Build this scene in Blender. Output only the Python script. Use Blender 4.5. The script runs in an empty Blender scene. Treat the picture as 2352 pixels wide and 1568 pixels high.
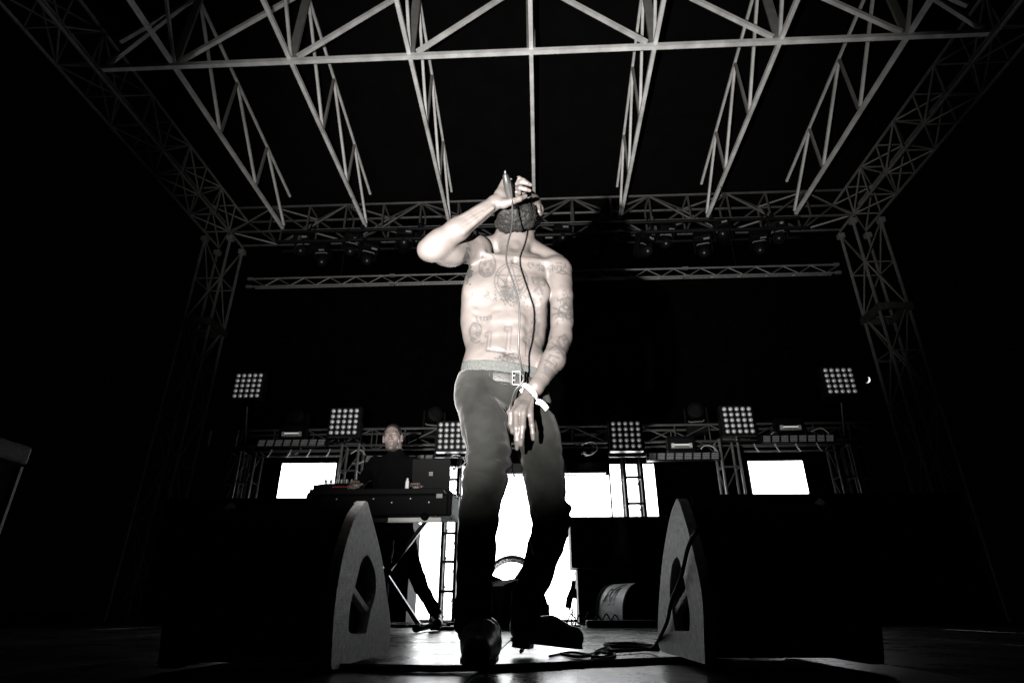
import bpy, math, random
import numpy as np
from mathutils import Vector, Matrix

random.seed(7); np.random.seed(7)
sc = bpy.context.scene
COL = sc.collection

# ------------------------------------------------------------------ camera, light, exposure
CAM_H = 0.15
PITCH = math.radians(24.7); YAW = math.radians(2.68)
cam_d = bpy.data.cameras.new('camera'); cam = bpy.data.objects.new('camera', cam_d); COL.objects.link(cam)
cam_d.sensor_width = 36.0; cam_d.lens = 1340.0/2352.0*36.0
cam_d.clip_start = 0.02; cam_d.clip_end = 2000
cam.location = (0, 0, CAM_H); cam.rotation_euler = (math.pi/2+PITCH, 0, YAW)
cam_d.dof.use_dof = True; cam_d.dof.focus_distance = 2.35; cam_d.dof.aperture_fstop = 5.6
sc.camera = cam

world = bpy.data.worlds.new('World'); sc.world = world; world.use_nodes = True
bg = world.node_tree.nodes['Background']
bg.inputs[0].default_value = (0.010, 0.011, 0.013, 1); bg.inputs[1].default_value = 0.02

FLASH_W = 4100
fl_d = bpy.data.lights.new('flash', 'SPOT'); fl = bpy.data.objects.new('flash', fl_d); COL.objects.link(fl)
fl.location = (-0.46, 0.05, 0.36)
fl_d.energy = FLASH_W; fl_d.color = (1.0, 0.965, 0.93); fl_d.shadow_soft_size = 0.018
fl_d.spot_size = math.radians(70); fl_d.spot_blend = 1.0
fl.rotation_euler = Vector((0.13, 2.1, 1.50)).to_track_quat('-Z', 'Y').to_euler()

sc.view_settings.view_transform = 'Standard'; sc.view_settings.look = 'None'
sc.view_settings.exposure = 0; sc.view_settings.gamma = 1; sc.view_settings.use_curve_mapping = False
sc.cycles.max_bounces = 4; sc.cycles.diffuse_bounces = 2; sc.cycles.glossy_bounces = 3

# ------------------------------------------------------------------ survey helper: a bearing and a distance give a point on the stage
FOC = 1340.0
def P(px, py, Y):
    x = (px-1176.)/FOC; u = -(py-784.)/FOC
    d = np.array([x, math.cos(PITCH)-u*math.sin(PITCH), math.sin(PITCH)+u*math.cos(PITCH)])
    c, s = math.cos(YAW), math.sin(YAW)
    d = np.array([d[0]*c-d[1]*s, d[0]*s+d[1]*c, d[2]])
    p = d*(Y/d[1]); p[2] += CAM_H
    return p
def PF(px, py, z=0.0):
    a = P(px, py, 1.0); k = (z-CAM_H)/(a[2]-CAM_H)
    return np.array([a[0]*k, k, z])

# ------------------------------------------------------------------ materials
def mat(name, col, rough=0.5, metal=0.0, spec=0.5, noise=0.0, nscale=20.0, bump=0.0, bscale=60.0, emit=None, es=0.0, coat=0.0):
    m = bpy.data.materials.new(name); m.use_nodes = True
    nt = m.node_tree; b = nt.nodes['Principled BSDF']
    b.inputs['Base Color'].default_value = (*col, 1); b.inputs['Roughness'].default_value = rough
    b.inputs['Metallic'].default_value = metal; b.inputs['Specular IOR Level'].default_value = spec
    if coat: b.inputs['Coat Weight'].default_value = coat
    tc = nt.nodes.new('ShaderNodeTexCoord')
    if noise:
        n = nt.nodes.new('ShaderNodeTexNoise'); n.inputs['Scale'].default_value = nscale; n.inputs['Detail'].default_value = 6
        nt.links.new(tc.outputs['Object'], n.inputs['Vector'])
        r = nt.nodes.new('ShaderNodeMapRange'); r.inputs[1].default_value = 0.25; r.inputs[2].default_value = 0.75
        r.inputs[3].default_value = 1-noise; r.inputs[4].default_value = 1+noise
        nt.links.new(n.outputs['Fac'], r.inputs[0])
        mx = nt.nodes.new('ShaderNodeVectorMath'); mx.operation = 'SCALE'; mx.inputs[0].default_value = col
        nt.links.new(r.outputs[0], mx.inputs['Scale']); nt.links.new(mx.outputs[0], b.inputs['Base Color'])
    if bump:
        n = nt.nodes.new('ShaderNodeTexNoise'); n.inputs['Scale'].default_value = bscale; n.inputs['Detail'].default_value = 4
        nt.links.new(tc.outputs['Object'], n.inputs['Vector'])
        bp = nt.nodes.new('ShaderNodeBump'); bp.inputs['Strength'].default_value = bump; bp.inputs['Distance'].default_value = 0.01
        nt.links.new(n.outputs['Fac'], bp.inputs['Height']); nt.links.new(bp.outputs['Normal'], b.inputs['Normal'])
    if emit:
        b.inputs['Emission Color'].default_value = (*emit, 1); b.inputs['Emission Strength'].default_value = es
    return m

M = dict(
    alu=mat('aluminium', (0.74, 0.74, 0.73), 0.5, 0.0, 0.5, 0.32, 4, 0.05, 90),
    alu_dim=mat('dimmed_aluminium', (0.085, 0.085, 0.083), 0.45, 0.2, 0.5, 0.3, 5),  # light falling off towards the rear is put into this darker grey
    alu_side=mat('side_truss_aluminium', (0.24, 0.24, 0.235), 0.42, 0.2, 0.5, 0.3, 5),  # same metal, toned down for the weaker light at the sides
    alu_dark=mat('darkened_aluminium', (0.22, 0.22, 0.21), 0.55, 0.0, 0.5, 0.25, 5),  # the unlit faces of the posts are put into this darker colour
    alu_small=mat('tube_aluminium', (0.22, 0.22, 0.22), 0.32, 0.5, 0.5, 0.2, 9),
    black_metal=mat('black_metal', (0.006, 0.006, 0.0065), 0.33, 0.0, 0.4, 0.3, 30),
    black_plastic=mat('black_plastic', (0.0024, 0.0024, 0.0026), 0.66, 0.0, 0.09, 0.3, 40),
    drape=mat('black_drape', (0.0016, 0.0016, 0.0018), 1.0, 0.0, 0.0, 0.35, 3),
    canvas=mat('roof_canvas', (0.003, 0.003, 0.003), 0.95, 0.0, 0.05, 0.3, 2),
    rubber=mat('cable_rubber', (0.006, 0.006, 0.006), 0.75, 0.0, 0.07),
    grey_cable=mat('grey_cable', (0.014, 0.014, 0.014), 0.45, 0.0, 0.4),
    wedge=mat('textured_wedge_paint', (0.68, 0.68, 0.69), 0.6, 0.0, 0.5, 0.3, 55, 0.5, 260),
    wedge_dark=mat('wedge_grille_paint', (0.002, 0.002, 0.002), 0.8, 0.0, 0.03, 0.3, 30),
    rear_wedge=mat('rear_wedge_grille', (0.80, 0.81, 0.82), 0.45, 0.2, 0.5, 0.2, 90, 0.25, 400),
    ink=mat('dark_print', (0.02, 0.02, 0.02), 0.6),
    white_print=mat('white_print', (0.75, 0.75, 0.74), 0.5),
    band=mat('white_paper_band', (0.80, 0.80, 0.78), 0.5),
    lens=mat('lamp_reflector', (0.34, 0.35, 0.36), 0.35, 0.0, 0.6, 0.15, 60, emit=(1, 1, 1), es=0.06),  # faint emission stands in for flash light coming back off the lenses
    bulb=mat('lamp_bulb', (0.85, 0.85, 0.85), 0.2, emit=(1, 1, 1), es=0.45),  # bright core: the flash highlight added as emission
    led=mat('led_screen_face', (0.05, 0.05, 0.05), 0.4, emit=(0.97, 0.99, 1.0), es=8.0),
    red_led=mat('red_indicator', (0.05, 0, 0), 0.4, emit=(1.0, 0.12, 0.08), es=0.22),
    moon=mat('moon_surface', (0.5, 0.5, 0.48), 0.9, emit=(1.0, 0.98, 0.93), es=1.3, noise=0.2, nscale=0.8),
    boxer=mat('grey_knit', (0.030, 0.0315, 0.030), 0.9, 0, 0.2, 0.35, 160, 0.5, 350),
    leather=mat('belt_leather', (0.010, 0.010, 0.0097), 0.55, 0, 0.25, 0.3, 60, 0.2, 160),
    steel=mat('polished_steel', (0.11, 0.11, 0.108), 0.35, 0.4),
    boot=mat('boot_leather', (0.010, 0.010, 0.010), 0.38, 0, 0.5, 0.3, 30, 0.2, 80),
    shirt=mat('black_cotton', (0.0025, 0.0025, 0.0028), 0.95, 0, 0.06, 0.3, 60),
    hair=mat('black_hair', (0.0055, 0.0053, 0.005), 0.65, 0, 0.15),
    cropped_hair=mat('cropped_hair', (0.016, 0.0155, 0.015), 0.6, 0, 0.3, 0.4, 90, 0.5, 300),
    mic=mat('microphone_body', (0.013, 0.013, 0.0128), 0.5, 0.2, 0.5, 0.25, 120),
    eye=mat('eye_white', (0.22, 0.215, 0.21), 0.2),
    iris=mat('eye_iris', (0.06, 0.06, 0.06), 0.2),
    laptop=mat('laptop_lid', (0.004, 0.004, 0.0042), 0.7, 0.0, 0.12, 0.15, 50),
    grey_trim=mat('grey_cabinet_paint', (0.16, 0.165, 0.16), 0.6, 0, 0.4, 0.25, 25, 0.25, 120),
    ground=mat('trodden_grass_ground', (0.04, 0.045, 0.03), 0.95, 0, 0.1, 0.4, 2),
)

def skin_mat(name, base, rough=0.42):
    m = bpy.data.materials.new(name); m.use_nodes = True
    nt = m.node_tree; b = nt.nodes['Principled BSDF']
    a = nt.nodes.new('ShaderNodeAttribute'); a.attribute_name = 'ink'
    tc = nt.nodes.new('ShaderNodeTexCoord')
    n = nt.nodes.new('ShaderNodeTexNoise'); n.inputs['Scale'].default_value = 9; n.inputs['Detail'].default_value = 5
    nt.links.new(tc.outputs['Object'], n.inputs['Vector'])
    r = nt.nodes.new('ShaderNodeMapRange'); r.inputs[1].default_value = .3; r.inputs[2].default_value = .7; r.inputs[3].default_value = .8; r.inputs[4].default_value = 1.15
    nt.links.new(n.outputs['Fac'], r.inputs[0])
    v = nt.nodes.new('ShaderNodeVectorMath'); v.operation = 'SCALE'; v.inputs[0].default_value = base
    nt.links.new(r.outputs[0], v.inputs['Scale'])
    mx = nt.nodes.new('ShaderNodeMix'); mx.data_type = 'RGBA'
    nt.links.new(a.outputs['Fac'], mx.inputs[0]); nt.links.new(v.outputs[0], mx.inputs[6]); mx.inputs[7].default_value = (0.012, 0.012, 0.012, 1)
    nt.links.new(mx.outputs[2], b.inputs['Base Color'])
    b.inputs['Roughness'].default_value = rough; b.inputs['Specular IOR Level'].default_value = 0.42
    n2 = nt.nodes.new('ShaderNodeTexNoise'); n2.inputs['Scale'].default_value = 140; n2.inputs['Detail'].default_value = 3
    nt.links.new(tc.outputs['Object'], n2.inputs['Vector'])
    bp = nt.nodes.new('ShaderNodeBump'); bp.inputs['Strength'].default_value = 0.15; bp.inputs['Distance'].default_value = 0.004
    nt.links.new(n2.outputs['Fac'], bp.inputs['Height']); nt.links.new(bp.outputs['Normal'], b.inputs['Normal'])
    return m
M['skin'] = skin_mat('performer_skin', (0.047, 0.041, 0.0383), 0.5)
M['skin_pale'] = skin_mat('keyboardist_skin', (0.23, 0.185, 0.17), 0.42)

def jeans_mat():
    m = mat('black_denim', (0.0082, 0.0085, 0.0078), 0.9, 0, 0.08, 0.75, 7, 0.22, 420)
    m.node_tree.nodes['Principled BSDF'].inputs['Sheen Weight'].default_value = 0.09
    m.node_tree.nodes['Principled BSDF'].inputs['Sheen Roughness'].default_value = 0.4
    return m
M['jeans'] = jeans_mat()

def deck_mat():
    m = bpy.data.materials.new('stage_plywood'); m.use_nodes = True
    nt = m.node_tree; b = nt.nodes['Principled BSDF']; tc = nt.nodes.new('ShaderNodeTexCoord')
    n1 = nt.nodes.new('ShaderNodeTexNoise'); n1.inputs['Scale'].default_value = 2.3; n1.inputs['Detail'].default_value = 8; n1.inputs['Roughness'].default_value = .65
    mp = nt.nodes.new('ShaderNodeMapping'); mp.inputs['Scale'].default_value = (30, 2, 1)
    n2 = nt.nodes.new('ShaderNodeTexNoise'); n2.inputs['Scale'].default_value = 1.5; n2.inputs['Detail'].default_value = 6
    nt.links.new(tc.outputs['Object'], n1.inputs['Vector']); nt.links.new(tc.outputs['Object'], mp.inputs['Vector']); nt.links.new(mp.outputs[0], n2.inputs['Vector'])
    mul = nt.nodes.new('ShaderNodeMath'); mul.operation = 'MULTIPLY'; nt.links.new(n1.outputs['Fac'], mul.inputs[0]); nt.links.new(n2.outputs['Fac'], mul.inputs[1])
    cr = nt.nodes.new('ShaderNodeValToRGB'); cr.color_ramp.elements[0].position = .12; cr.color_ramp.elements[0].color = (.005, .005, .005, 1)
    cr.color_ramp.elements[1].position = .42; cr.color_ramp.elements[1].color = (.018, .0175, .017, 1)
    nt.links.new(mul.outputs[0], cr.inputs[0]); nt.links.new(cr.outputs[0], b.inputs['Base Color'])
    rr = nt.nodes.new('ShaderNodeMapRange'); rr.inputs[1].default_value = .3; rr.inputs[2].default_value = .7; rr.inputs[3].default_value = .18; rr.inputs[4].default_value = .40
    nt.links.new(n1.outputs['Fac'], rr.inputs[0]); nt.links.new(rr.outputs[0], b.inputs['Roughness'])
    b.inputs['Specular IOR Level'].default_value = .22
    bp = nt.nodes.new('ShaderNodeBump'); bp.inputs['Strength'].default_value = .25; bp.inputs['Distance'].default_value = .004
    nt.links.new(n2.outputs['Fac'], bp.inputs['Height']); nt.links.new(bp.outputs['Normal'], b.inputs['Normal'])
    return m
M['deck'] = deck_mat()

# ------------------------------------------------------------------ mesh helpers
class MB:
    def __init__(s): s.v = []; s.f = []
    def add(s, vs, fs):
        o = len(s.v); s.v += [tuple(float(c) for c in x) for x in vs]; s.f += [tuple(i+o for i in f) for f in fs]; return s
    def box(s, c, d, R=None):
        c = np.array(c, float); vs = []
        for z in (-.5, .5):
            for x, y in ((-.5, -.5), (.5, -.5), (.5, .5), (-.5, .5)):
                q = np.array([x*d[0], y*d[1], z*d[2]])
                vs.append(c+(R@q if R is not None else q))
        return s.add(vs, [(3, 2, 1, 0), (4, 5, 6, 7), (0, 1, 5, 4), (1, 2, 6, 5), (2, 3, 7, 6), (3, 0, 4, 7)])
    def bar(s, a, b, w, n=4, roll=math.pi/4, h=None):
        a = np.array(a, float); b = np.array(b, float); d = b-a; d /= np.linalg.norm(d)
        up = np.array([0, 0, 1.]) if abs(d[2]) < .95 else np.array([0, 1., 0])
        x = np.cross(d, up); x /= np.linalg.norm(x); y = np.cross(x, d)
        k = 1/math.cos(math.pi/n) if n == 4 else 1
        h = h or w
        vs = []
        for p in (a, b):
            for i in range(n):
                t = roll+2*math.pi*i/n
                vs.append(p+(x*math.cos(t)*w*.5+y*math.sin(t)*h*.5)*k)
        fs = [(i, (i+1) % n, n+(i+1) % n, n+i) for i in range(n)]+[tuple(reversed(range(n))), tuple(range(n, 2*n))]
        return s.add(vs, fs)
    def tube(s, pts, r, n=8, cap=True):
        pts = [np.array(p, float) for p in pts]; m = len(pts)
        rs = r if hasattr(r, '__len__') else [r]*m
        prev = None; vs = []
        for i, p in enumerate(pts):
            d = pts[min(i+1, m-1)]-pts[max(i-1, 0)]; d = d/(np.linalg.norm(d)+1e-9)
            if prev is None:
                up = np.array([0, 0, 1.]) if abs(d[2]) < .9 else np.array([1., 0, 0]); x = np.cross(d, up)
            else: x = prev-d*np.dot(prev, d)
            x = x/(np.linalg.norm(x)+1e-9); prev = x; y = np.cross(d, x)
            for k in range(n):
                t = 2*math.pi*k/n; vs.append(p+(x*math.cos(t)+y*math.sin(t))*rs[i])
        fs = []
        for i in range(m-1):
            for k in range(n): fs.append((i*n+k, i*n+(k+1) % n, (i+1)*n+(k+1) % n, (i+1)*n+k))
        if cap: fs += [tuple(reversed(range(n))), tuple(range((m-1)*n, m*n))]
        return s.add(vs, fs)
    def prism(s, prof, axis_a, axis_b, axis_n, org, t):
        """a closed outline prof (u,v) in the plane a,b at org, extruded by t along n"""
        A, B, N, O = (np.array(q, float) for q in (axis_a, axis_b, axis_n, org)); n = len(prof)
        vs = [O+A*u+B*v for u, v in prof]+[O+A*u+B*v+N*t for u, v in prof]
        return s.add(vs, [tuple(reversed(range(n))), tuple(range(n, 2*n))]+[(i, (i+1) % n, n+(i+1) % n, n+i) for i in range(n)])
    def dome(s, c, r, n=16, rings=6, ax=(0, 0, 1), frac=.5):
        ax = np.array(ax, float); ax /= np.linalg.norm(ax); u = np.cross(ax, (0, 0, 1) if abs(ax[2]) < .9 else (1, 0, 0)); u /= np.linalg.norm(u); w = np.cross(ax, u)
        vs = [np.array(c)+ax*r]; fs = []
        for i in range(1, rings+1):
            th = math.pi*frac*i/rings
            for k in range(n):
                t = 2*math.pi*k/n; vs.append(np.array(c)+ax*r*math.cos(th)+(u*math.cos(t)+w*math.sin(t))*r*math.sin(th))
        for k in range(n): fs.append((0, 1+k, 1+(k+1) % n))
        for i in range(rings-1):
            for k in range(n):
                a = 1+i*n+k; b = 1+i*n+(k+1) % n; fs.append((a, a+n, b+n, b))
        return s.add(vs, fs)

OFF = {}
def mesh_obj(name, v, f, m, parent=None, smooth=False, bevel=0.0, loc=None):
    off = OFF.get(parent.name, np.zeros(3)) if parent else (np.array(loc, float) if loc is not None else np.zeros(3))
    me = bpy.data.meshes.new(name)
    me.from_pydata([tuple(np.array(x)-off) for x in v], [], f); me.update()
    ms = m if isinstance(m, (list, tuple)) else [m]
    for k in ms: me.materials.append(k)
    if smooth: me.polygons.foreach_set('use_smooth', [True]*len(me.polygons))
    o = bpy.data.objects.new(name, me); COL.objects.link(o)
    if parent: o.parent = parent
    else: o.location = off
    OFF[o.name] = off
    if bevel:
        bv = o.modifiers.new('edge', 'BEVEL'); bv.width = bevel; bv.segments = 2; bv.limit_method = 'ANGLE'
    return o
def part(name, mb, m, parent, smooth=False, bevel=0.0, label=None):
    o = mesh_obj(name, mb.v, mb.f, m, parent, smooth, bevel)
    if label: o['label'] = label
    return o
def tag(o, label, cat, group=None, kind=None):
    if label: o['label'] = label
    if cat: o['category'] = cat
    if group: o['group'] = group
    if kind: o['kind'] = kind
    return o
def thing(name, label, cat, loc, group=None):
    o = bpy.data.objects.new(name, None); COL.objects.link(o); o.empty_display_size = .1
    o.location = [float(c) for c in loc]; OFF[o.name] = np.array(loc, float)
    return tag(o, label, cat, group)
def single(name, mb, m, label, cat, loc, group=None, smooth=False, bevel=0.0):
    return tag(mesh_obj(name, mb.v, mb.f, m, None, smooth, bevel, loc), label, cat, group)
def struct(name, mb, m, smooth=False):
    return tag(mesh_obj(name, mb.v, mb.f, m, None, smooth), None, None, kind='structure')
def copy_tree(o, parent=None):
    c = o.copy(); COL.objects.link(c); c.parent = parent
    OFF[c.name] = OFF.get(o.name, np.zeros(3))
    for ch in [q for q in o.children]: copy_tree(ch, c)
    return c
def spline(pts, n=8):
    pts = [np.array(p, float) for p in pts]; out = []
    q = [2*pts[0]-pts[1]]+pts+[2*pts[-1]-pts[-2]]
    for i in range(1, len(q)-2):
        a, b, c, d = q[i-1:i+3]
        for k in range(n):
            t = k/n
            out.append(.5*((2*b)+(-a+c)*t+(2*a-5*b+4*c-d)*t*t+(-a+3*b-3*c+d)*t**3))
    out.append(pts[-1]); return out
def vnoise(p, seed=0):
    p = np.asarray(p, np.float64); i = np.floor(p).astype(np.int64); f = p-i; f = f*f*(3-2*f)
    def h(x, y, z):
        n = (x*374761393+y*668265263+z*2147483647+seed*974634777) & 0x7fffffff
        n = ((n ^ (n >> 13))*1274126177) & 0x7fffffff
        return ((n ^ (n >> 16)) & 0xffff)/65535.
    r = 0
    for dx in (0, 1):
        for dy in (0, 1):
            for dz in (0, 1):
                w = (f[:, 0] if dx else 1-f[:, 0])*(f[:, 1] if dy else 1-f[:, 1])*(f[:, 2] if dz else 1-f[:, 2])
                r = r+w*h(i[:, 0]+dx, i[:, 1]+dy, i[:, 2]+dz)
    return r*2-1

# ------------------------------------------------------------------ one-skin body modelling: smooth-blended volumes turned into one surface
class Field:
    def __init__(s, lo, hi, h):
        s.lo = np.array(lo, float); s.h = h; s.n = np.ceil((np.array(hi)-s.lo)/h).astype(int)+1
        s.D = np.full(tuple(s.n), 1.0, np.float32)
        s.ax = [(s.lo[i]+h*np.arange(s.n[i])).astype(np.float32) for i in range(3)]
    def _sub(s, lo, hi):
        a = np.clip(np.floor((np.array(lo)-s.lo)/s.h).astype(int), 0, s.n-1); b = np.clip(np.ceil((np.array(hi)-s.lo)/s.h).astype(int)+1, 1, s.n)
        if np.any(b <= a): return None
        sl = tuple(slice(a[i], b[i]) for i in range(3))
        return sl, s.ax[0][sl[0]][:, None, None], s.ax[1][sl[1]][None, :, None], s.ax[2][sl[2]][None, None, :]
    def _mix(s, sl, d, k, op):
        D = s.D[sl]; d = d.astype(np.float32)
        if op == 'sub': D[...] = -s._smin(-D, d, k)
        elif op == 'and': D[...] = -s._smin(-D, -d, k)
        else: D[...] = s._smin(D, d, k)
    @staticmethod
    def _smin(a, b, k):
        if k <= 0: return np.minimum(a, b)
        h = np.maximum(k-np.abs(a-b), 0)/k
        return np.minimum(a, b)-h*h*(k*.25)
    def cone(s, a, b, ra, rb, k=.02, op='add'):
        a = np.array(a, float); b = np.array(b, float); m = max(ra, rb)+k+2*s.h
        g = s._sub(np.minimum(a, b)-m, np.maximum(a, b)+m)
        if g is None: return
        sl, X, Y, Z = g; d = b-a; L = max(float(d@d), 1e-9)
        t = np.clip(((X-a[0])*d[0]+(Y-a[1])*d[1]+(Z-a[2])*d[2])/L, 0, 1)
        q = np.sqrt((X-a[0]-t*d[0])**2+(Y-a[1]-t*d[1])**2+(Z-a[2]-t*d[2])**2)-(ra+(rb-ra)*t)
        s._mix(sl, q, k, op)
    def chain(s, pts, rs, k=.012, op='add'):
        for i in range(len(pts)-1): s.cone(pts[i], pts[i+1], rs[i], rs[i+1], k if i == 0 else min(k, .008), op)
    def ell(s, c, r, R=None, k=.02, op='add'):
        c = np.array(c, float); r = np.array(r, float); m = r.max()+k+2*s.h
        g = s._sub(c-m, c+m)
        if g is None: return
        sl, X, Y, Z = g; X = X-c[0]; Y = Y-c[1]; Z = Z-c[2]
        if R is not None:
            R = np.array(R, float)
            X, Y, Z = (R[0, 0]*X+R[1, 0]*Y+R[2, 0]*Z, R[0, 1]*X+R[1, 1]*Y+R[2, 1]*Z, R[0, 2]*X+R[1, 2]*Y+R[2, 2]*Z)
        k0 = np.sqrt((X/r[0])**2+(Y/r[1])**2+(Z/r[2])**2); k1 = np.sqrt((X/r[0]**2)**2+(Y/r[1]**2)**2+(Z/r[2]**2)**2)+1e-9
        q = k0*(k0-1)/k1
        s._mix(sl, q, k, op)
    def plane(s, p, n, k=.0, op='and'):
        """keeps what lies behind the plane"""
        n = np.array(n, float); n /= np.linalg.norm(n); X, Y, Z = s.ax[0][:, None, None], s.ax[1][None, :, None], s.ax[2][None, None, :]
        q = (X-p[0])*n[0]+(Y-p[1])*n[1]+(Z-p[2])*n[2]
        s._mix((slice(None),)*3, q, k, op)
    def mesh(s, smooth=1):
        D = s.D; ins = D < 0
        c = np.zeros(tuple(s.n-1), np.int8)
        cor = [(i, j, k) for i in (0, 1) for j in (0, 1) for k in (0, 1)]
        sl = lambda o: tuple(slice(o[i], s.n[i]-1+o[i]) for i in range(3))
        for o in cor: c += ins[sl(o)]
        act = np.argwhere((c > 0) & (c < 8))
        ids = np.full(tuple(s.n-1), -1, np.int32); ids[act[:, 0], act[:, 1], act[:, 2]] = np.arange(len(act))
        acc = np.zeros((len(act), 3)); cnt = np.zeros(len(act))
        val = {o: D[act[:, 0]+o[0], act[:, 1]+o[1], act[:, 2]+o[2]].astype(float) for o in cor}
        for o in cor:
            for a in range(3):
                if o[a] == 0:
                    o2 = tuple(o[i]+(i == a) for i in range(3)); v0, v1 = val[o], val[o2]; mk = (v0 < 0) != (v1 < 0)
                    t = np.where(mk, v0/np.where(mk, v0-v1, 1), 0)
                    p = np.array(o, float)[None, :].repeat(len(act), 0); p[:, a] += t
                    acc += p*mk[:, None]; cnt += mk
        V = (act+acc/cnt[:, None])*s.h+s.lo
        F = []
        for a in range(3):
            b, d = (a+1) % 3, (a+2) % 3
            s0 = [slice(1, s.n[i]-1) for i in range(3)]; s1 = list(s0); s0[a] = slice(0, s.n[a]-1); s1[a] = slice(1, s.n[a])
            A = ins[tuple(s0)]; B = ins[tuple(s1)]
            for flip, e in ((False, np.argwhere(A & ~B)), (True, np.argwhere(~A & B))):
                if not len(e): continue
                e = e.copy(); o = np.ones(3, int); o[a] = 0; e += o
                q = []
                for db, dd in ((-1, -1), (0, -1), (0, 0), (-1, 0)):
                    g = e.copy(); g[:, b] += db; g[:, d] += dd; q.append(ids[g[:, 0], g[:, 1], g[:, 2]])
                q = np.stack(q, 1)
                F.append(q[:, ::-1] if flip else q)
        F = np.concatenate(F); F = F[(F >= 0).all(1)]
        for _ in range(smooth):
            S = np.zeros_like(V); n = np.zeros(len(V))
            for i in range(4):
                for j in ((i+1) % 4, (i+3) % 4):
                    np.add.at(S, F[:, i], V[F[:, j]]); np.add.at(n, F[:, i], 1)
            V = V*.5+.5*S/np.maximum(n, 1)[:, None]
        return V, F
def normals(V, F):
    N = np.zeros_like(V); n = np.cross(V[F[:, 2]]-V[F[:, 0]], V[F[:, 3]]-V[F[:, 1]])
    for i in range(4): np.add.at(N, F[:, i], n)
    return N/(np.linalg.norm(N, axis=1)[:, None]+1e-12)
def field_obj(name, V, F, m, parent, ink=None):
    off = OFF[parent.name]
    me = bpy.data.meshes.new(name); nv, nf = len(V), len(F)
    me.vertices.add(nv); me.vertices.foreach_set('co', (V-off).astype(np.float32).ravel())
    me.loops.add(nf*4); me.loops.foreach_set('vertex_index', F.astype(np.int32).ravel())
    me.polygons.add(nf); me.polygons.foreach_set('loop_start', np.arange(nf, dtype=np.int32)*4); me.polygons.foreach_set('loop_total', np.full(nf, 4, np.int32))
    me.update(calc_edges=True); me.validate()
    me.polygons.foreach_set('use_smooth', np.ones(len(me.polygons), bool))
    me.materials.append(m)
    if ink is not None:
        a = me.attributes.new('ink', 'FLOAT', 'POINT'); a.data.foreach_set('value', ink.astype(np.float32))
    o = bpy.data.objects.new(name, me); COL.objects.link(o); o.parent = parent; OFF[o.name] = off
    return o
# ================================================================== THE STAGE
struct('ground', MB().add([(-300, -300, -1.35), (300, -300, -1.35), (300, 300, -1.35), (-300, 300, -1.35)], [(0, 1, 2, 3)]), M['ground'])
deck = struct('stage_deck', MB().box((0, 6.35, -.245), (15.2, 10.9, .45)), M['black_metal'])
OFF[deck.name] = np.zeros(3)
rows = [.92+2.44*i for i in range(5)]
dm = {}
for i in range(8):
    for j, y0 in enumerate(rows):
        d = min(2.44, 11.78-y0)
        key = round(d, 3)
        if key not in dm:
            mb = MB().box((0, 0, 0), (1.213, d-.007, .018))
            me = bpy.data.meshes.new('deck_panel'); me.from_pydata(mb.v, [], mb.f); me.materials.append(M['deck']); dm[key] = me
        o = bpy.data.objects.new('deck_panel', dm[key]); COL.objects.link(o); o.parent = deck
        o.location = (-.18+1.22*(i-3.5), y0+d/2, -.0105+random.uniform(-.0012, .0012))
        bv = o.modifiers.new('edge', 'BEVEL'); bv.width = .002; bv.segments = 1
# ---- backdrop and roof skin
def folds(x0, x1, z0, z1, y, amp, n):
    v = []; f = []
    for i in range(n+1):
        x = x0+(x1-x0)*i/n; a = amp*(math.sin(i*.9)+.6*math.sin(i*.37+1)+.4*math.sin(i*1.7))
        v += [(x, y+a, z0), (x, y+a*.55, (z0+z1)/2), (x, y+a*.2, z1)]
    for i in range(n):
        for k in (0, 1): f.append((i*3+k, i*3+3+k, i*3+4+k, i*3+1+k))
    m = MB(); m.add(v, f); return m
bd = folds(-6.25, 6.25, 0.0, 7.0, 11.45, .05, 180)
tag(mesh_obj('backdrop_curtain', bd.v, bd.f, M['drape'], None, True, loc=(0, 11.45, 0)), 'huge black cloth backdrop hanging across the rear of the stage', 'curtain')
rs = MB(); nx = 20
pv = [(-7.6+15.2*i/nx, y, zz+.25-.03*math.cos(i*1.9)) for y, zz in ((1.2, 10.5), (6.2, 9.62), (11.5, 8.7)) for i in range(nx+1)]
rs.add(pv, [(j*(nx+1)+i, j*(nx+1)+i+1, (j+1)*(nx+1)+i+1, (j+1)*(nx+1)+i) for j in range(2) for i in range(nx)])
tag(mesh_obj('roof_canvas', rs.v, rs.f, M['canvas'], None, True, loc=(0, 6, 10)), 'black roof canvas stretched over the trusses above the stage', 'roof canopy')

# ---- roof trusses
def bp(name, a, b, w, m, root, n=4, h=None, roll=math.pi/4):
    return part(name, MB().bar(a, b, w, n, roll, h), m, root, smooth=False)
XN = [-6.7, -5.55, -3.7, -1.85, 0, 1.85, 3.7, 5.55, 6.7]
ordn = ['leftmost', 'second from left', 'third from left', 'central', 'third from right', 'second from right', 'rightmost']
ZB = 7.86
ztop = lambda y: 9.45-.18*(y-6.3)
for k in range(-3, 4):
    X = 1.85*k
    r = thing('roof_rafter', f'{ordn[k+3]} of the seven aluminium roof rafters running back overhead', 'roof truss', (X, 6.2, ZB), 'roof rafters above the stage')
    bp('bottom_chord', (X, 1.9, ZB), (X, 10.40, ZB-.06), .060, M['alu'], r)
    bp('top_chord', (X, 2.2, ztop(2.2)), (X, 10.45, ztop(10.45)), .042, M['alu'], r)
    for j in range(-3, 4):
        yb = 6.22+1.42*j
        if yb < 1.9: continue
        if j != 0 and yb < 10.4: bp('post', (X, yb, ZB+.045), (X, yb+.07, ztop(yb+.07)-.03), .042, M['alu_dark'], r)
        if j < 3: bp('diagonal', (X, yb+.10, ztop(yb+.10)-.035), (X, yb+1.37, ZB+.035), .042, M['alu'], r)
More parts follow.
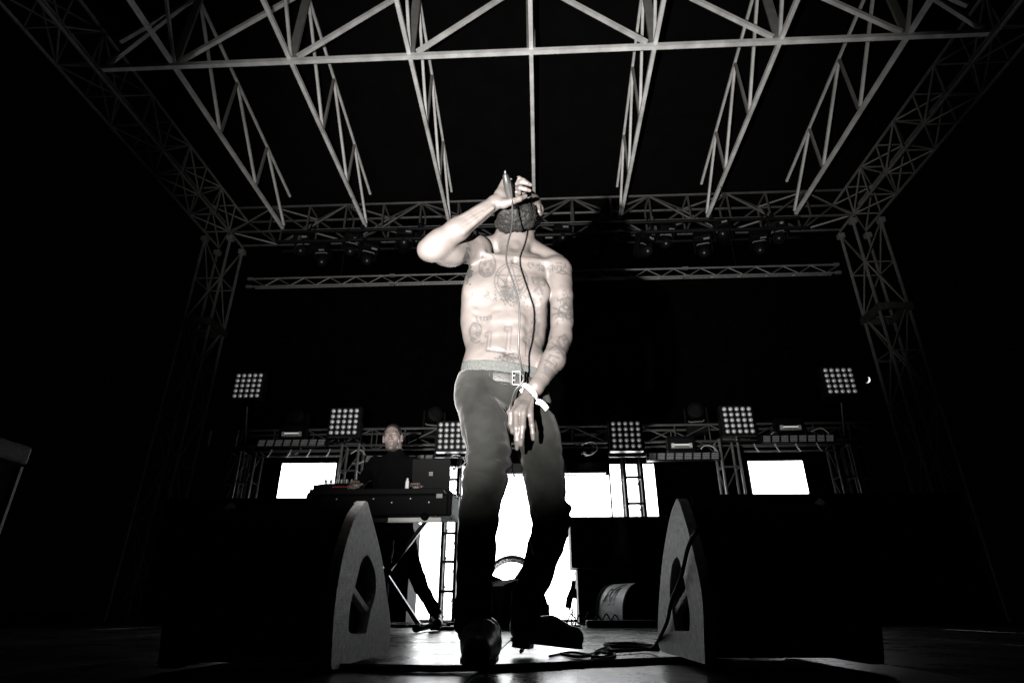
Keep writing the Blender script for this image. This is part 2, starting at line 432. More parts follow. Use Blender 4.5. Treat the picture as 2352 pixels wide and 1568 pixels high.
r = thing('cross_truss', 'wide aluminium cross truss spanning the front of the roof above the singer', 'roof truss', (0, 6.2, ZB))
bp('bottom_chord', (-6.66, 6.17, ZB-.068), (6.66, 6.17, ZB-.068), .068, M['alu'], r)
bp('top_chord', (-5.55, 6.24, 9.51), (5.55, 6.24, 9.51), .065, M['alu'], r)
for s in (-1, 1): bp('top_chord', (s*6.62, 6.22, 8.46), (s*5.58, 6.24, 9.50), .06, M['alu'], r)
for i, X in enumerate(XN):
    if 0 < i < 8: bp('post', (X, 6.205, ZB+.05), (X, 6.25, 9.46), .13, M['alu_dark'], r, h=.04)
for i in range(4):
    bp('diagonal', (XN[i]+.12, 6.14, ZB-.02), (XN[i+1]-.06, 6.2, 9.44), .060, M['alu'], r)
    bp('diagonal', (-XN[i]-.12, 6.14, ZB-.02), (-XN[i+1]+.06, 6.2, 9.44), .060, M['alu'], r)

def box_truss(root, org, ax, L, e1, w1, e2, w2, n, cw, dw, m, md=None, faces=(0, 1, 2, 3), tube=6, rungs=True):
    """four chords with zigzag lacing on the faces; ax runs along, e1 and e2 span the section"""
    md = md or m
    O, A, E1, E2 = (np.array(q, float) for q in (org, ax, e1, e2))
    c = [O, O+E1*w1, O+E1*w1+E2*w2, O+E2*w2]
    for q in c: bp('chord', q, q+A*L, cw, m, root, tube, roll=0)
    b = L/n
    for fi in faces:
        p, q = c[fi], c[(fi+1) % 4]; u = (q-p)/np.linalg.norm(q-p)*cw*.45
        for i in range(n):
            a0, a1 = (p+u, q-u) if (i+fi) % 2 == 0 else (q-u, p+u)
            bp('diagonal', a0+A*(b*i+.02), a1+A*(b*(i+1)-.02), dw, md, root, tube, roll=0)
            if rungs and i: bp('rung', p+u+A*b*i, q-u+A*b*i, dw, md, root, tube, roll=0)
for s, nm in ((-1, 'left'), (1, 'right')):
    r = thing('side_truss', f'dim aluminium box truss along the {nm} edge of the roof', 'roof truss', (s*6.97, 6.2, 7.7), 'side trusses of the roof')
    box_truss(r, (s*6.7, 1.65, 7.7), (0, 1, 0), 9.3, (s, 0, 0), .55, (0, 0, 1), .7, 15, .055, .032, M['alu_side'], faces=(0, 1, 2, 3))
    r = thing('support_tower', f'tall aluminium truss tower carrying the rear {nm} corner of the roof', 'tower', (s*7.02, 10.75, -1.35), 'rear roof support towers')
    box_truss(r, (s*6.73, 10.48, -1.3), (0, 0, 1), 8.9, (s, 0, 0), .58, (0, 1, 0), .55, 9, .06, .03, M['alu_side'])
    for x in (6.73, 7.31):
        for y in (10.48, 11.03):
            part('corner_block', MB().box((s*x, y, 7.62), (.13, .13, .11)), M['alu_dark'], r, bevel=.01)
    for x in (6.73, 7.31): part('sleeve', MB().box((s*x, 10.75, 5.55), (.09, .72, .16)), M['alu_dim'], r, bevel=.01)
    for y in (10.4, 11.11): part('sleeve', MB().box((s*7.02, y, 5.55), (.46, .07, .14)), M['alu_dim'], r, bevel=.01)
r = thing('rear_truss', 'aluminium box truss across the rear of the roof between both towers', 'roof truss', (0, 10.7, 7.7))
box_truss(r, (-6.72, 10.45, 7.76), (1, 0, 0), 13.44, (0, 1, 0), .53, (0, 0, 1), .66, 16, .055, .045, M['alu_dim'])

r = thing('lighting_truss', 'thin aluminium lighting truss hanging level in front of the black backdrop', 'truss', (0, 9.4, 5.8))
for y, z in ((9.4, 5.9), (9.4, 5.73), (9.62, 5.82)):
    for q in range(4): bp('chord', (-5.45+2.74*q+.01, y, z), (-5.45+2.74*(q+1)-.01, y, z), .034, M['alu_small'], r, 8)
for i in range(22):
    x = -5.4+i*.498
    bp('diagonal', (x, 9.4, 5.885), (x+.24, 9.4, 5.745), .014, M['alu_small'], r, 6)
    bp('diagonal', (x+.26, 9.4, 5.745), (x+.49, 9.4, 5.885), .014, M['alu_small'], r, 6)
    bp('rung', (x+.25, 9.41, 5.74), (x+.25, 9.61, 5.82), .014, M['alu_small'], r, 6)
for q in range(5):
    for z in (5.9, 5.73): part('clamp', MB().box((-5.45+2.74*q, 9.4, z), (.10, .045, .045)), M['alu_small'], r)
for x in (-3.7, 0, 3.7): bp('hanger_cable', (x, 9.4, 5.92), (x, 9.4, 7.77), .012, M['black_metal'], r, 6)

# ---- black lighting pipes and moving heads under the rear truss
for z, y, wd in ((7.36, 9.95, 'upper'), (6.98, 9.75, 'lower')):
    r = thing('lighting_pipe', f'long black lighting batten, the {wd} one hung below the rear truss', 'lighting bar', (0, y, z), 'black battens under the rear truss')
    bp('pipe', (-5.3, y, z), (5.35, y, z), .07, M['black_metal'], r, 10)
    bp('pipe', (-5.3, y+.35, z), (5.35, y+.35, z), .05, M['black_metal'], r, 10)
    for i in range(9): part('hook_clamp', MB().box((-4.8+1.2*i, y, z+.06), (.05, .09, .10)), M['steel'] if i % 3 == 0 else M['black_metal'], r)
    for i in range(5): bp('drop_arm', (-4.8+2.4*i, y+.17, z), (-4.8+2.4*i, y+.45, 7.78), .03, M['black_metal'], r, 6)

def moving_head(loc, label, group, tilt, pan, up=False, first={}):
    """a yoke spotlight; hung upside down unless up"""
    if 'o' not in first:
        r = thing('moving_head', label, 'stage light', (0, 0, 0), group)
        part('base', MB().box((0, 0, -.07), (.34, .24, .13)), M['black_plastic'], r, bevel=.02)
        part('base_label', MB().box((.07, -.123, -.07), (.11, .004, .035)), M['alu_dark'], r)
        for s in (-1, 1): part('yoke_arm', MB().box((s*.165, 0, -.27), (.035, .12, .30)), M['black_plastic'], r, bevel=.012)
        h = part('head', MB().tube([(0, .15, -.36), (0, .13, -.36), (0, .02, -.36), (0, -.12, -.36), (0, -.17, -.36)], [.07, .12, .135, .125, .11], 18), M['black_plastic'], r)
        part('lens', MB().dome((0, -.165, -.36), .10, 18, 5, (0, -1, 0), .5), M['black_metal'], h, True)
        part('handle', MB().tube([(-.12, -.05, -.235), (-.10, -.05, -.215), (.10, -.05, -.215), (.12, -.05, -.235)], .008, 6), M['alu_dark'], h)
        first['o'] = r; o = r
    else: o = copy_tree(first['o'])
    o['label'] = label; o['group'] = group
    o.location = [float(c) for c in loc]; o.rotation_euler = (math.pi+tilt*.2 if up else tilt, 0, pan)
    return o
ordw = ['first', 'second', 'third', 'fourth', 'fifth', 'sixth', 'seventh', 'eighth', 'ninth', 'tenth', 'eleventh']
for i in range(10):
    x = -4.85+i*1.08
    moving_head((x, 9.95, 7.30), f'{ordw[i]} from left of the ten black moving heads on the upper roof batten', 'moving heads on the upper batten', .5+.5*math.sin(i*2.1), .5*math.sin(i*1.3))
for i in range(9):
    x = -4.4+i*1.1
    moving_head((x, 9.75, 6.92), f'{ordw[i]} from left of the nine black moving heads on the lower roof batten', 'moving heads on the lower batten', .9+.5*math.sin(i*1.7+1), .7*math.sin(i*2.3))

# ---- the light rig at the back: frames, screens, blinders, strobes
RY = 8.6
def frame_tower(x, z0, z1, w, label, n, y=RY, rear=True, m='alu_small', th=1.0):
    r = thing('frame_tower', label, 'truss tower', (x, y, z0), 'small truss towers of the screen rig')
    for dx in (-w/2, w/2):
        for dy in ((0, w) if rear else (0,)):
            bp('upright', (x+dx, y+dy, z0), (x+dx, y+dy, z1), .04*th, M[m], r, 8)
    b = (z1-z0)/n
    for i in range(n+1):
        bp('rung', (x-w/2+.02, y, z0+b*i), (x+w/2-.02, y, z0+b*i), .03*th, M[m], r, 6)
        if rear:
            bp('rung', (x-w/2, y+.02, z0+b*i), (x-w/2, y+w-.02, z0+b*i), .022, M[m], r, 6)
            bp('rung', (x+w/2, y+.02, z0+b*i), (x+w/2, y+w-.02, z0+b*i), .022, M[m], r, 6)
    for i in range(n):
        if rear:
            bp('diagonal', (x-w/2, y+.02, z0+b*i+.03), (x-w/2, y+w-.02, z0+b*(i+1)-.03), .02, M[m], r, 6)
            bp('diagonal', (x-w/2+.02, y+w, z0+b*i+.03), (x+w/2-.02, y+w, z0+b*(i+1)-.03), .02, M[m], r, 6)
    return r
frame_tower(-4.43, 0, 2.36, .24, 'truss tower at the outer edge of the left outer screen frame', 5)
frame_tower(4.43, 0, 2.36, .24, 'truss tower at the outer edge of the right outer screen frame', 5)
frame_tower(-4.78, 0, 2.42, .22, 'dim second truss tower outside the left screen frame', 5, 8.95)
frame_tower(4.80, 0, 2.42, .22, 'dim second truss tower outside the right screen frame', 5, 8.95)
frame_tower(-2.86, 0, 2.45, .26, 'truss tower just right of the left outer screen', 6)
frame_tower(2.80, 0, 2.45, .26, 'truss tower just left of the right outer screen', 6)
frame_tower(-1.34, 0, 2.36, .20, 'narrow ladder tower standing before the tall screen behind the keyboard', 6, 8.95, True, 'black_metal', 1.5)  # black here and on the next tower stands in for their backlit silhouette
frame_tower(1.42, 1.2, 2.36, .26, 'ladder tower crossing the bright screen right of the singer', 3, 8.95, True, 'black_metal', 1.5)
r = thing('rig_truss', 'dark box truss carrying the blinders and strobes along the rear rig', 'truss', (0, 8.9, 2.6))
box_truss(r, (-5.2, 8.78, 2.47), (1, 0, 0), 10.4, (0, 1, 0), .28, (0, 0, 1), .26, 20, .035, .018, M['alu_dim'], faces=(1, 3))
part('end_frame', MB().bar((-5.2, 8.76, 2.47), (-5.2, 8.76, 2.73), .04).bar((-4.75, 8.76, 2.47), (-4.75, 8.76, 2.73), .04), M['alu_dark'], r)
for s, nm in ((-1, 'left'), (1, 'right')):
    r = thing('crossbar', f'shiny pipe across the top of the {nm} outer screen frame', 'pipe', (s*3.7, RY, 2.33), 'pipes over the outer screens')
    bp('pipe', (s*3.0, RY-.02, 2.34), (s*4.3, RY-.02, 2.34), .05, M['alu_small'], r, 12)
    bp('pipe', (s*3.0, RY-.02, 2.26), (s*4.3, RY-.02, 2.26), .03, M['alu_small'], r, 12)
    for i in range(4): part('cable_tie', MB().tube([(s*(3.15+.3*i), RY-.05, 2.36), (s*(3.16+.3*i), RY-.06, 2.30), (s*(3.2+.3*i), RY-.05, 2.24)], .008, 6), M['white_print'], r)
def screen(x0, x1, z0, z1, y, label, back=.07):
    r = thing('led_screen', label, 'screen', ((x0+x1)/2, y, z0), 'glowing white led screens')
    part('housing', MB().box(((x0+x1)/2, y+back/2+.006, (z0+z1)/2), (x1-x0+.016, back, z1-z0+.016)), M['black_metal'], r)
    part('display', MB().box(((x0+x1)/2, y, (z0+z1)/2), (x1-x0, .008, z1-z0)), M['led'], r)
    return r
screen(-3.86, -3.04, 1.64, 2.15, RY-.02, 'small glowing white screen far left beside the keyboard')
screen(3.03, 3.80, 1.62, 2.11, RY-.02, 'small glowing white screen far right of the stage')
screen(-1.86, -1.16, 0.03, 2.22, 9.22, 'tall narrow white screen behind the keyboard stand')
screen(-1.13, 1.08, 0.03, 2.06, 9.22, 'large glowing white screen behind the singer legs')
screen(1.11, 1.79, 1.2, 2.23, 9.22, 'white screen behind the ladder tower right of the singer')
single('header_beam', MB().box((-.02, 9.15, 2.15), (2.1, .16, .16)), M['black_metal'], 'black beam over the top of the large central screen', 'beam', (0, 9.15, 2.15))

# 5 x 5 blinders
def lens_mesh():
    mb = MB(); n = 16
    prof = [(.031, 0), (.029, -.006), (.024, .010), (.015, .018), (.008, .020)]
    v = []; f = []
    for rr, d in prof:
        for k in range(n): v.append((rr*math.cos(2*math.pi*k/n), d, rr*math.sin(2*math.pi*k/n)))
    for i in range(len(prof)-1):
        for k in range(n): f.append((i*n+k, i*n+(k+1) % n, (i+1)*n+(k+1) % n, (i+1)*n+k))
    nb = len(f)
    b = MB().dome((0, .016, 0), .0095, 10, 4, (0, -1, 0), .5)
    o = len(v); v += b.v; f += [tuple(i+o for i in q) for q in b.f]
    me = bpy.data.meshes.new('lamp'); me.from_pydata(v, [], f); me.materials.append(M['lens']); me.materials.append(M['bulb'])
    me.polygons.foreach_set('material_index', [0]*nb+[1]*(len(f)-nb)); me.polygons.foreach_set('use_smooth', [True]*len(f)); me.update(); return me
LM = lens_mesh()
def blinder(x, z, label, tilt=0.0):
    r = thing('blinder', label, 'stage light', (x, RY-.16, z), 'five by five lamp blinders')
    part('housing', MB().box((x, RY-.085, z), (.49, .12, .47)), M['black_metal'], r, bevel=.008)
    bp('bracket', (x-.26, RY-.08, z), (x-.26, RY-.08, z-.30), .02, M['black_metal'], r)
    bp('bracket', (x+.26, RY-.08, z), (x+.26, RY-.08, z-.30), .02, M['black_metal'], r)
    bp('bracket', (x-.26, RY-.08, z-.30), (x+.26, RY-.08, z-.30), .02, M['black_metal'], r)
    if z > 2.6: bp('stem', (x, RY-.05, z-.31), (x, RY+.1, 2.5), .04, M['black_metal'], r, 8)
    for i in range(5):
        for j in range(5):
            o = bpy.data.objects.new('lamp', LM); COL.objects.link(o); o.parent = r
            o.location = ((i-2)*.0895, -0.008, (j-2)*.0845)
    r.rotation_euler = (tilt, 0, 0)
    return r
blinder(-4.56, 3.36, 'highest lamp blinder on the left, above the truss end')
blinder(-2.95, 2.75, 'lamp blinder left of the keyboardist head')
blinder(-1.285, 2.51, 'lamp blinder right of the keyboardist, partly behind the singer thigh')
blinder(1.285, 2.49, 'lamp blinder above the ladder tower right of the singer')
blinder(2.94, 2.69, 'lamp blinder above the right screen frame')
blinder(4.54, 3.28, 'highest lamp blinder on the right, near the moon')

def strobe_bar(x0, x1, z, label):
    r = thing('strobe_bar', label, 'stage light', ((x0+x1)/2, RY-.1, z), 'perforated strobe bars')
    part('housing', MB().box(((x0+x1)/2, RY-.05, z), (x1-x0, .10, .12)), M['black_metal'], r, bevel=.006)
    mb = MB(); n = 8; w = (x1-x0-.03)/n
    for i in range(n):
        for a in range(7):
            for b in range(4):
                cx = x0+.02+w*i+(w-.02)*(a+.5)/7.6+.004*b; cz = z-.036+.024*b
                mb.add([(cx-.0055, RY-.102, cz-.0065), (cx+.0055, RY-.102, cz-.0065), (cx+.008, RY-.102, cz+.0065), (cx-.003, RY-.102, cz+.0065)], [(0, 1, 2, 3)])
    o = part('led_grid', mb, M['lens'], r); o['kind'] = 'stuff'
    return r
strobe_bar(-4.28, -3.20, 2.45, 'perforated strobe bar above the left outer screen')
strobe_bar(-2.60, -1.55, 2.19, 'perforated strobe bar mostly hidden behind the keyboardist')
strobe_bar(1.57, 2.63, 2.18, 'perforated strobe bar between the ladder tower and right frame')
strobe_bar(3.25, 4.31, 2.42, 'perforated strobe bar above the right outer screen')

def strobe_box(x, z, label):
    r = thing('strobe_box', label, 'stage light', (x, RY-.1, z), 'strobe boxes on the rear rig')
    part('housing', MB().box((x, RY+.03, z), (.40, .12, .22)), M['black_metal'], r, bevel=.006)
    for d in (-.095, .095): part('rim', MB().box((x, RY-.045, z+d), (.40, .03, .03)), M['black_plastic'], r)
    for d in (-.185, .185): part('rim', MB().box((x+d, RY-.045, z), (.03, .03, .16)), M['black_plastic'], r)
    part('reflector', MB().add([(x-.16, RY-.045, z-.07), (x+.16, RY-.045, z-.07), (x+.12, RY-.032, z+.0), (x-.12, RY-.032, z+.0)], [(0, 1, 2, 3)]), M['alu_dark'], r)
    for d in (-.13, .13): part('socket', MB().box((x+d, RY-.055, z-.03), (.04, .03, .06)), M['alu'], r)
    part('tube', MB().bar((x-.11, RY-.06, z-.02), (x+.11, RY-.06, z-.02), .018, 8), M['bulb'], r)
strobe_box(-3.78, 2.63, 'strobe box on the rig above the left strobe bar')
strobe_box(2.10, 2.38, 'strobe box above the inner right strobe bar')
strobe_box(3.72, 2.63, 'strobe box on the rig above the right strobe bar')
for i, (px, py, wd) in enumerate(((690, 968, 'above the left outer screen'), (997, 968, 'between keyboardist and singer'), (1420, 968, 'above the ladder tower'), (1345, 1015, 'right beside the singer hip'), (1235, 1000, 'behind the singer'), (1600, 985, 'left of the right blinder'))):
    p = P(px, py, 9.0); moving_head((p[0], 8.95, 2.62), f'upright black moving head on the rear rig {wd}', 'moving heads standing on the rear rig', .3, .4*math.sin(i*2.), True)
# bright connectors and loops of cable on the rig
def rig_cable(px, py, k, label):
    p = P(px, py, RY+.10); r = thing('rig_cable', label, 'cable', p, 'cable loops on the rear rig')
    rnd = random.Random(k)
    for q in range(2):
        pts = [p+np.array([.05*q+.11*math.cos(t)*(1+.3*rnd.random()), -.02*q, .09*math.sin(t)*(1+.3*rnd.random())]) for t in np.linspace(-1.2-q, 2.6, 8)]
        part('loop', MB().tube(spline(pts, 4), .007, 6), M['white_print'] if q else M['grey_cable'], r, True)
    mb = MB()
    for q in range(7): mb.box(p+np.array([rnd.uniform(-.12, .14), rnd.uniform(-.02, .02), rnd.uniform(-.12, -.04)]), (rnd.uniform(.015, .05), .03, rnd.uniform(.012, .03)))
    o = part('connectors', mb, M['steel'], r); o['kind'] = 'stuff'; o.name = 'connector_cluster'
for k, (px, py, l) in enumerate(((770, 985, 'left of the second blinder'), (1040, 1060, 'beside the keyboardist shoulder'), (1345, 1030, 'right of the singer thigh'), (1620, 1040, 'left of the right blinder'), (1780, 1005, 'above the right strobe bar'), (1875, 1000, 'far right on the rig'), (665, 1030, 'over the left screen'), (815, 1050, 'below the second blinder'))):
    rig_cable(px, py, k, 'bright loops of cable and connectors on the rig '+l)

# ---- dark platforms and cabinets in front of the rig
def block(name, pa, pb, Y, depth, label, cat, m='black_plastic', bev=.015, z0=None):
    a = P(*pa, Y); b = P(*pb, Y); zb = min(a[2], b[2]) if z0 is None else z0; zt = max(a[2], b[2])
    x0, x1 = sorted((a[0], b[0]))
    return single(name, MB().box(((x0+x1)/2, Y+depth/2, (zb+zt)/2), (x1-x0, depth, zt-zb)), M[m], label, cat, ((x0+x1)/2, Y, zb), None, bevel=bev)
single('riser_drape', MB().box((-3.85, 8.36, .80), (3.0, .10, 1.60)), M['drape'], 'black draped riser front under the left outer screen', 'riser', (-3.9, 8.36, 0))
single('riser_drape', MB().box((3.9, 8.36, .80), (3.6, .10, 1.60)), M['drape'], 'black draped riser front under the right outer screen', 'riser', (3.9, 8.36, 0))
r = thing('speaker_stack', 'black speaker stack in front of the screen right of the singer', 'speaker', P(1425, 1440, 7.9)*[1, 1, 0])
a, b, c, d = P(1313, 1304, 7.9), P(1535, 1185, 7.9), P(1331, 1438, 7.9), P(1536, 1304, 7.9)
part('upper_cabinet', MB().box(((a[0]+b[0])/2, 8.2, (a[2]+b[2])/2+.004), (b[0]-a[0], .6, b[2]-a[2])), M['black_plastic'], r, bevel=.012)
part('lower_cabinet', MB().box(((c[0]+d[0])/2, 8.2, d[2]/2), (d[0]-c[0], .6, d[2]-.004)), M['black_plastic'], r, bevel=.012)
a, b = P(835, 1200, 7.9), P(948, 1190, 7.9)
r = thing('speaker_stack', 'black speaker stack behind the keyboard stand on the left', 'speaker', ((a[0]+b[0])/2, 8.2, 0))
for z0, z1 in ((0, .66), (.664, b[2])): part('cabinet', MB().box(((a[0]+b[0])/2, 8.2, (z0+z1)/2), (b[0]-a[0], .6, z1-z0)), M['black_plastic'], r, bevel=.012)

# ---- foreground wedge monitors: cheek panel traced in its own upright plane
from mathutils.geometry import tessellate_polygon
def holed(outer, hole, N, t):
    """upright panel with a hole: 3-D outlines, extruded by t along N"""
    N = np.array(N, float); o = [np.array(q) for q in outer]; h = [np.array(q) for q in hole]; pts = o+h; n = len(pts)
    ax = np.array([-N[1], N[0], 0]); to2 = lambda q: Vector((float(q@ax), float(q[2]), 0))
    tri = tessellate_polygon([[to2(q) for q in o], [to2(q) for q in h]])
    mb = MB(); mb.add(pts+[q+N*t for q in pts], [])
    for a, b, c in tri: mb.f.append((a, b, c)); mb.f.append((n+c, n+b, n+a))
    for lst, off in ((o, 0), (h, len(o))):
        k = len(lst)
        for i in range(k): mb.f.append((off+i, off+(i+1) % k, n+off+(i+1) % k, n+off+i))
    return mb
def fix_normals(ob):
    import bmesh
    bm = bmesh.new(); bm.from_mesh(ob.data); bmesh.ops.recalc_face_normals(bm, faces=bm.faces); bm.to_mesh(ob.data); bm.free()
def wedge(outer, hole, rib, A, B, side, label):
    A = np.array([A[0], A[1], 0.]); B = np.array([B[0], B[1], 0.]); T = (B-A)/np.linalg.norm(B-A)
    N = np.array([-T[1], T[0], 0.]);  N = N if N[0]*side < 0 else -N      # inward normal (towards the stage centre)
    eye = np.array([0, 0, CAM_H])
    def up(px, py):
        d = P(px, py, 1.0)-eye; k = ((A-eye)@N)/(d@N); q = eye+d*k; q[2] = max(q[2], .004); return q
    O = [np.array(q) for q in spline([up(*q) for q in outer]+[up(*outer[0])], 3)[:-1]]
    H = [np.array(q) for q in spline([up(*q) for q in hole]+[up(*hole[0])], 3)[:-1]]
    c = np.mean(O, 0); r = thing('wedge_monitor', label, 'monitor speaker', (c[0], c[1], 0), 'wedge monitors at the stage front')
    o = part('cheek_panel', holed(O, H, -N, .03), M['wedge'], r, bevel=.006); fix_normals(o)
    out = -N
    ins = [c+(q-c)*.93 for q in O]
    mb = MB(); n = len(ins); W = .44
    mb.add([q+out*.034 for q in ins]+[q+out*W for q in ins], [tuple(reversed(range(n))), tuple(range(n, 2*n))]+[(i, (i+1) % n, n+(i+1) % n, n+i) for i in range(n)])
    o = part('body', mb, M['wedge_dark'], r); fix_normals(o)
    o = part('cheek_panel', holed([q+out*(W+.004) for q in O], [q+out*(W+.004) for q in H], out, .03), M['wedge_dark'], r); fix_normals(o)  # outer cheek in near black: its shade is put into the colour
    a, b = up(*rib[0]), up(*rib[1]); part('brace', MB().bar(a+out*.018, b+out*.018, .022), M['wedge'], r, bevel=.004)
    return r, up, N
A = P(762, 1545, 1.74); B = P(897, 1503, 2.36)
wedge([(840, 1150), (819, 1181), (800, 1232), (785, 1291), (773, 1362), (766, 1429), (763, 1488), (764, 1536), (800, 1524), (852, 1509), (884, 1501), (894, 1484), (897, 1429), (888, 1362), (878, 1286), (865, 1228), (850, 1173), (845, 1154)],
      [(844, 1274), (835, 1280), (827, 1299), (816, 1345), (806, 1383), (801, 1429), (805, 1453), (838, 1454), (843, 1445), (851, 1404), (863, 1362), (862, 1316), (852, 1285)],
      ((814, 1347), (852, 1404)), A, B, -1, 'grey textured wedge monitor on the stage front left of the singer')
A = P(1620, 1530, 1.80); B = P(1511, 1498, 2.42)
_, upR, NR = wedge([(1554, 1144), (1541, 1177), (1529, 1236), (1520, 1299), (1514, 1370), (1511, 1429), (1512, 1475), (1522, 1496), (1560, 1506), (1610, 1522), (1619, 1518), (1617, 1467), (1615, 1404), (1609, 1345), (1596, 1282), (1585, 1236), (1571, 1186), (1560, 1152)],
      [(1554, 1278), (1546, 1290), (1541, 1312), (1538, 1362), (1544, 1404), (1550, 1444), (1556, 1448), (1580, 1448), (1584, 1440), (1584, 1404), (1577, 1362), (1567, 1312), (1560, 1286)],
      ((1574, 1352), (1540, 1412)), A, B, 1, 'grey textured wedge monitor on the stage front right, a cable draped over it')
# cabinet cut by the left edge of the picture
c0 = P(78, 1028, 2.15); r = thing('side_cabinet', 'black cabinet with a scuffed grey top band at the far left edge', 'speaker', (c0[0]-.3, 1.7, 0))
zb = P(62, 1070, 2.15)[2]
part('body', MB().box((c0[0]-.302, 1.75, zb/2), (.56, .78, zb)), M['black_plastic'], r, bevel=.006)
part('top_band', MB().box((c0[0]-.3, 1.745, (zb+c0[2])/2+.002), (.60, .81, c0[2]-zb)), M['grey_trim'], r, bevel=.012)
part('edge_strip', MB().bar((c0[0]-.018, 2.142, 0), (c0[0]-.018, 2.142, zb-.004), .012), M['alu'], r)

# ---- rear wedge with the M emblem, and a black one beside it
def rear_wedge(c, rz, label, m, emblem):
    r = thing('rear_wedge', label, 'monitor speaker', (c[0], c[1], 0), 'rounded wedge monitors at the rear'); W = .46
    prof = [(0, .03), (.0, .12), (.02, .22), (.06, .30), (.13, .37), (.22, .41), (.30, .42)]
    prof = [tuple(q[:2]) for q in spline([(a, b, 0) for a, b in prof], 4)]
    R = np.array([[math.cos(rz), -math.sin(rz)], [math.sin(rz), math.cos(rz)]])
    def W3(d, w, z): q = R@np.array([w, d]); return np.array([c[0]+q[0], c[1]+q[1], z])
    n = len(prof); mb = MB()
    mb.add([W3(d, -W/2+.03, z) for d, z in prof]+[W3(d, W/2-.03, z) for d, z in prof], [(i, i+1, n+i+1, n+i) for i in range(n-1)])
    o = part('grille', mb, m, r, True)
    full = [(.003, .0)]+[(d+.004, z) for d, z in prof]+[(.46, .36), (.5, 0)]; k = len(full)
    mb = MB(); mb.add([W3(d, -W/2+.03, z-.002) for d, z in full]+[W3(d, W/2-.03, z-.002) for d, z in full], [tuple(reversed(range(k))), tuple(range(k, 2*k))]+[(i, (i+1) % k, k+(i+1) % k, k+i) for i in range(k) if not 0 < i < n])
    o = part('body', mb, M['wedge_dark'], r); fix_normals(o)
    for s in (-1, 1):
        full2 = [(d-.012 if i < n+1 else d, z+.006) for i, (d, z) in enumerate(full)]
        mb = MB(); mb.add([W3(d, s*(W/2-.028), max(z, .002)) for d, z in full2]+[W3(d, s*W/2, max(z, .002)) for d, z in full2], [tuple(reversed(range(k))), tuple(range(k, 2*k))]+[(i, (i+1) % k, k+(i+1) % k, k+i) for i in range(k)])
        o = part('cheek_panel', mb, M['wedge_dark'], r); fix_normals(o)
    if emblem:
        def on(w, h):   # a point on the curved grille at height share h
            t = h*(n-1); i = min(int(t), n-2); f = t-i; d = prof[i][0]*(1-f)+prof[i+1][0]*f; z = prof[i][1]*(1-f)+prof[i+1][1]*f
            return W3(d-.003, w, z)
        lines = [[(-.125, .36), (-.105, .48), (-.085, .62)], [(-.085, .62), (-.06, .64), (-.045, .48)], [(-.045, .48), (-.02, .62), (.03, .74), (.085, .80)], [(.085, .80), (.06, .60), (.045, .38)], [(-.09, .37), (-.075, .52)], [(.0, .39), (.02, .58), (.055, .68)], [(-.045, .48), (-.02, .36)],
                 [(-.13, .31), (-.118, .31)], [(-.04, .31), (-.01, .315)], [(.05, .32), (.062, .32)]]
        mb = MB()
        for L in lines: mb.tube(spline([on(*q) for q in L], 4) if len(L) > 2 else [on(*q) for q in L], .0042, 6)
        part('emblem', mb, M['ink'], r)
    return r
p = PF(1385, 1434); sc_ = 6.9/p[1]
rear_wedge((p[0]*sc_+.08, 6.9), -0.95, 'rounded grey wedge monitor with an M emblem at the rear right', M['rear_wedge'], True)
p = P(1232, 1430, 6.2); rear_wedge((p[0], 6.3), 2.1, 'black rounded wedge monitor behind the singer right boot', M['wedge_dark'], False)

# ---- floor fan, pedal cases, hanging microphone
p = P(1176, 1345, 6.6); r = thing('floor_fan', 'black floor fan with wire cage between the singer legs', 'fan', (p[0], 6.6, 0))
def ring(c, R, y, w=.006, n=40): return MB().tube([(c[0]+R*math.cos(t), y, c[2]+R*math.sin(t)) for t in np.linspace(0, 2*math.pi, n+1)], w, 5, False)
for q in range(7): part('cage_ring', ring(p, .30-.010*q, 6.55+.02*abs(q-3)), M['black_metal'], r, True)
for q in range(24):
    t = 2*math.pi*q/24; part('cage_wire', MB().bar((p[0]+.05*math.cos(t), 6.56, p[2]+.05*math.sin(t)), (p[0]+.3*math.cos(t), 6.58, p[2]+.3*math.sin(t)), .003, 4), M['black_metal'], r)
part('hub', MB().tube([(p[0], 6.5, p[2]), (p[0], 6.66, p[2]), (p[0], 6.76, p[2])], [.055, .075, .05], 14), M['black_plastic'], r)
for q in range(3):
    t = q*2.094+.9; a = np.array([math.cos(t), 0, math.sin(t)]); b = np.array([-math.sin(t), 0, math.cos(t)]); c0 = np.array([p[0], 6.62, p[2]])
    part('blade', MB().prism([(.05, -.03), (.26, -.085), (.27, .04), (.06, .03)], a, b+np.array([0, .35, 0]), (0, 1, 0), c0, .006), M['black_plastic'], r)
part('yoke', MB().tube(spline([(p[0]+.31, 6.66, p[2]), (p[0]+.30, 6.66, .10), (p[0]+.16, 6.66, .03), (p[0]-.16, 6.66, .03), (p[0]-.30, 6.66, .10), (p[0]-.31, 6.66, p[2])], 5), .02, 8), M['black_metal'], r)
def pcase(pa, pb, Y, d, label): 
    o = block('pedal_case', pa, pb, Y, d, label, 'equipment case', 'black_plastic', .008, 0.002); o['group'] = 'low black cases on the stage floor'; return o
pcase((1128, 1432), (1262, 1386), 6.0, .35, 'low black case between the singer boots')
pcase((1000, 1448), (1042, 1438), 5.2, .16, 'flat pedal case beside the keyboardist boot')
pcase((1350, 1455), (1515, 1424), 6.1, .3, 'long low black case before the emblem wedge')
p = P(1315, 1375, 6.4); r = thing('stand_microphone', 'dark microphone in a clip on a short stand right of the singer', 'microphone', (p[0], 6.4, 0))
part('stand', MB().tube([(p[0]-.02, 6.4, .02), (p[0]-.005, 6.4, p[2]-.08)], .008, 8), M['black_metal'], r)
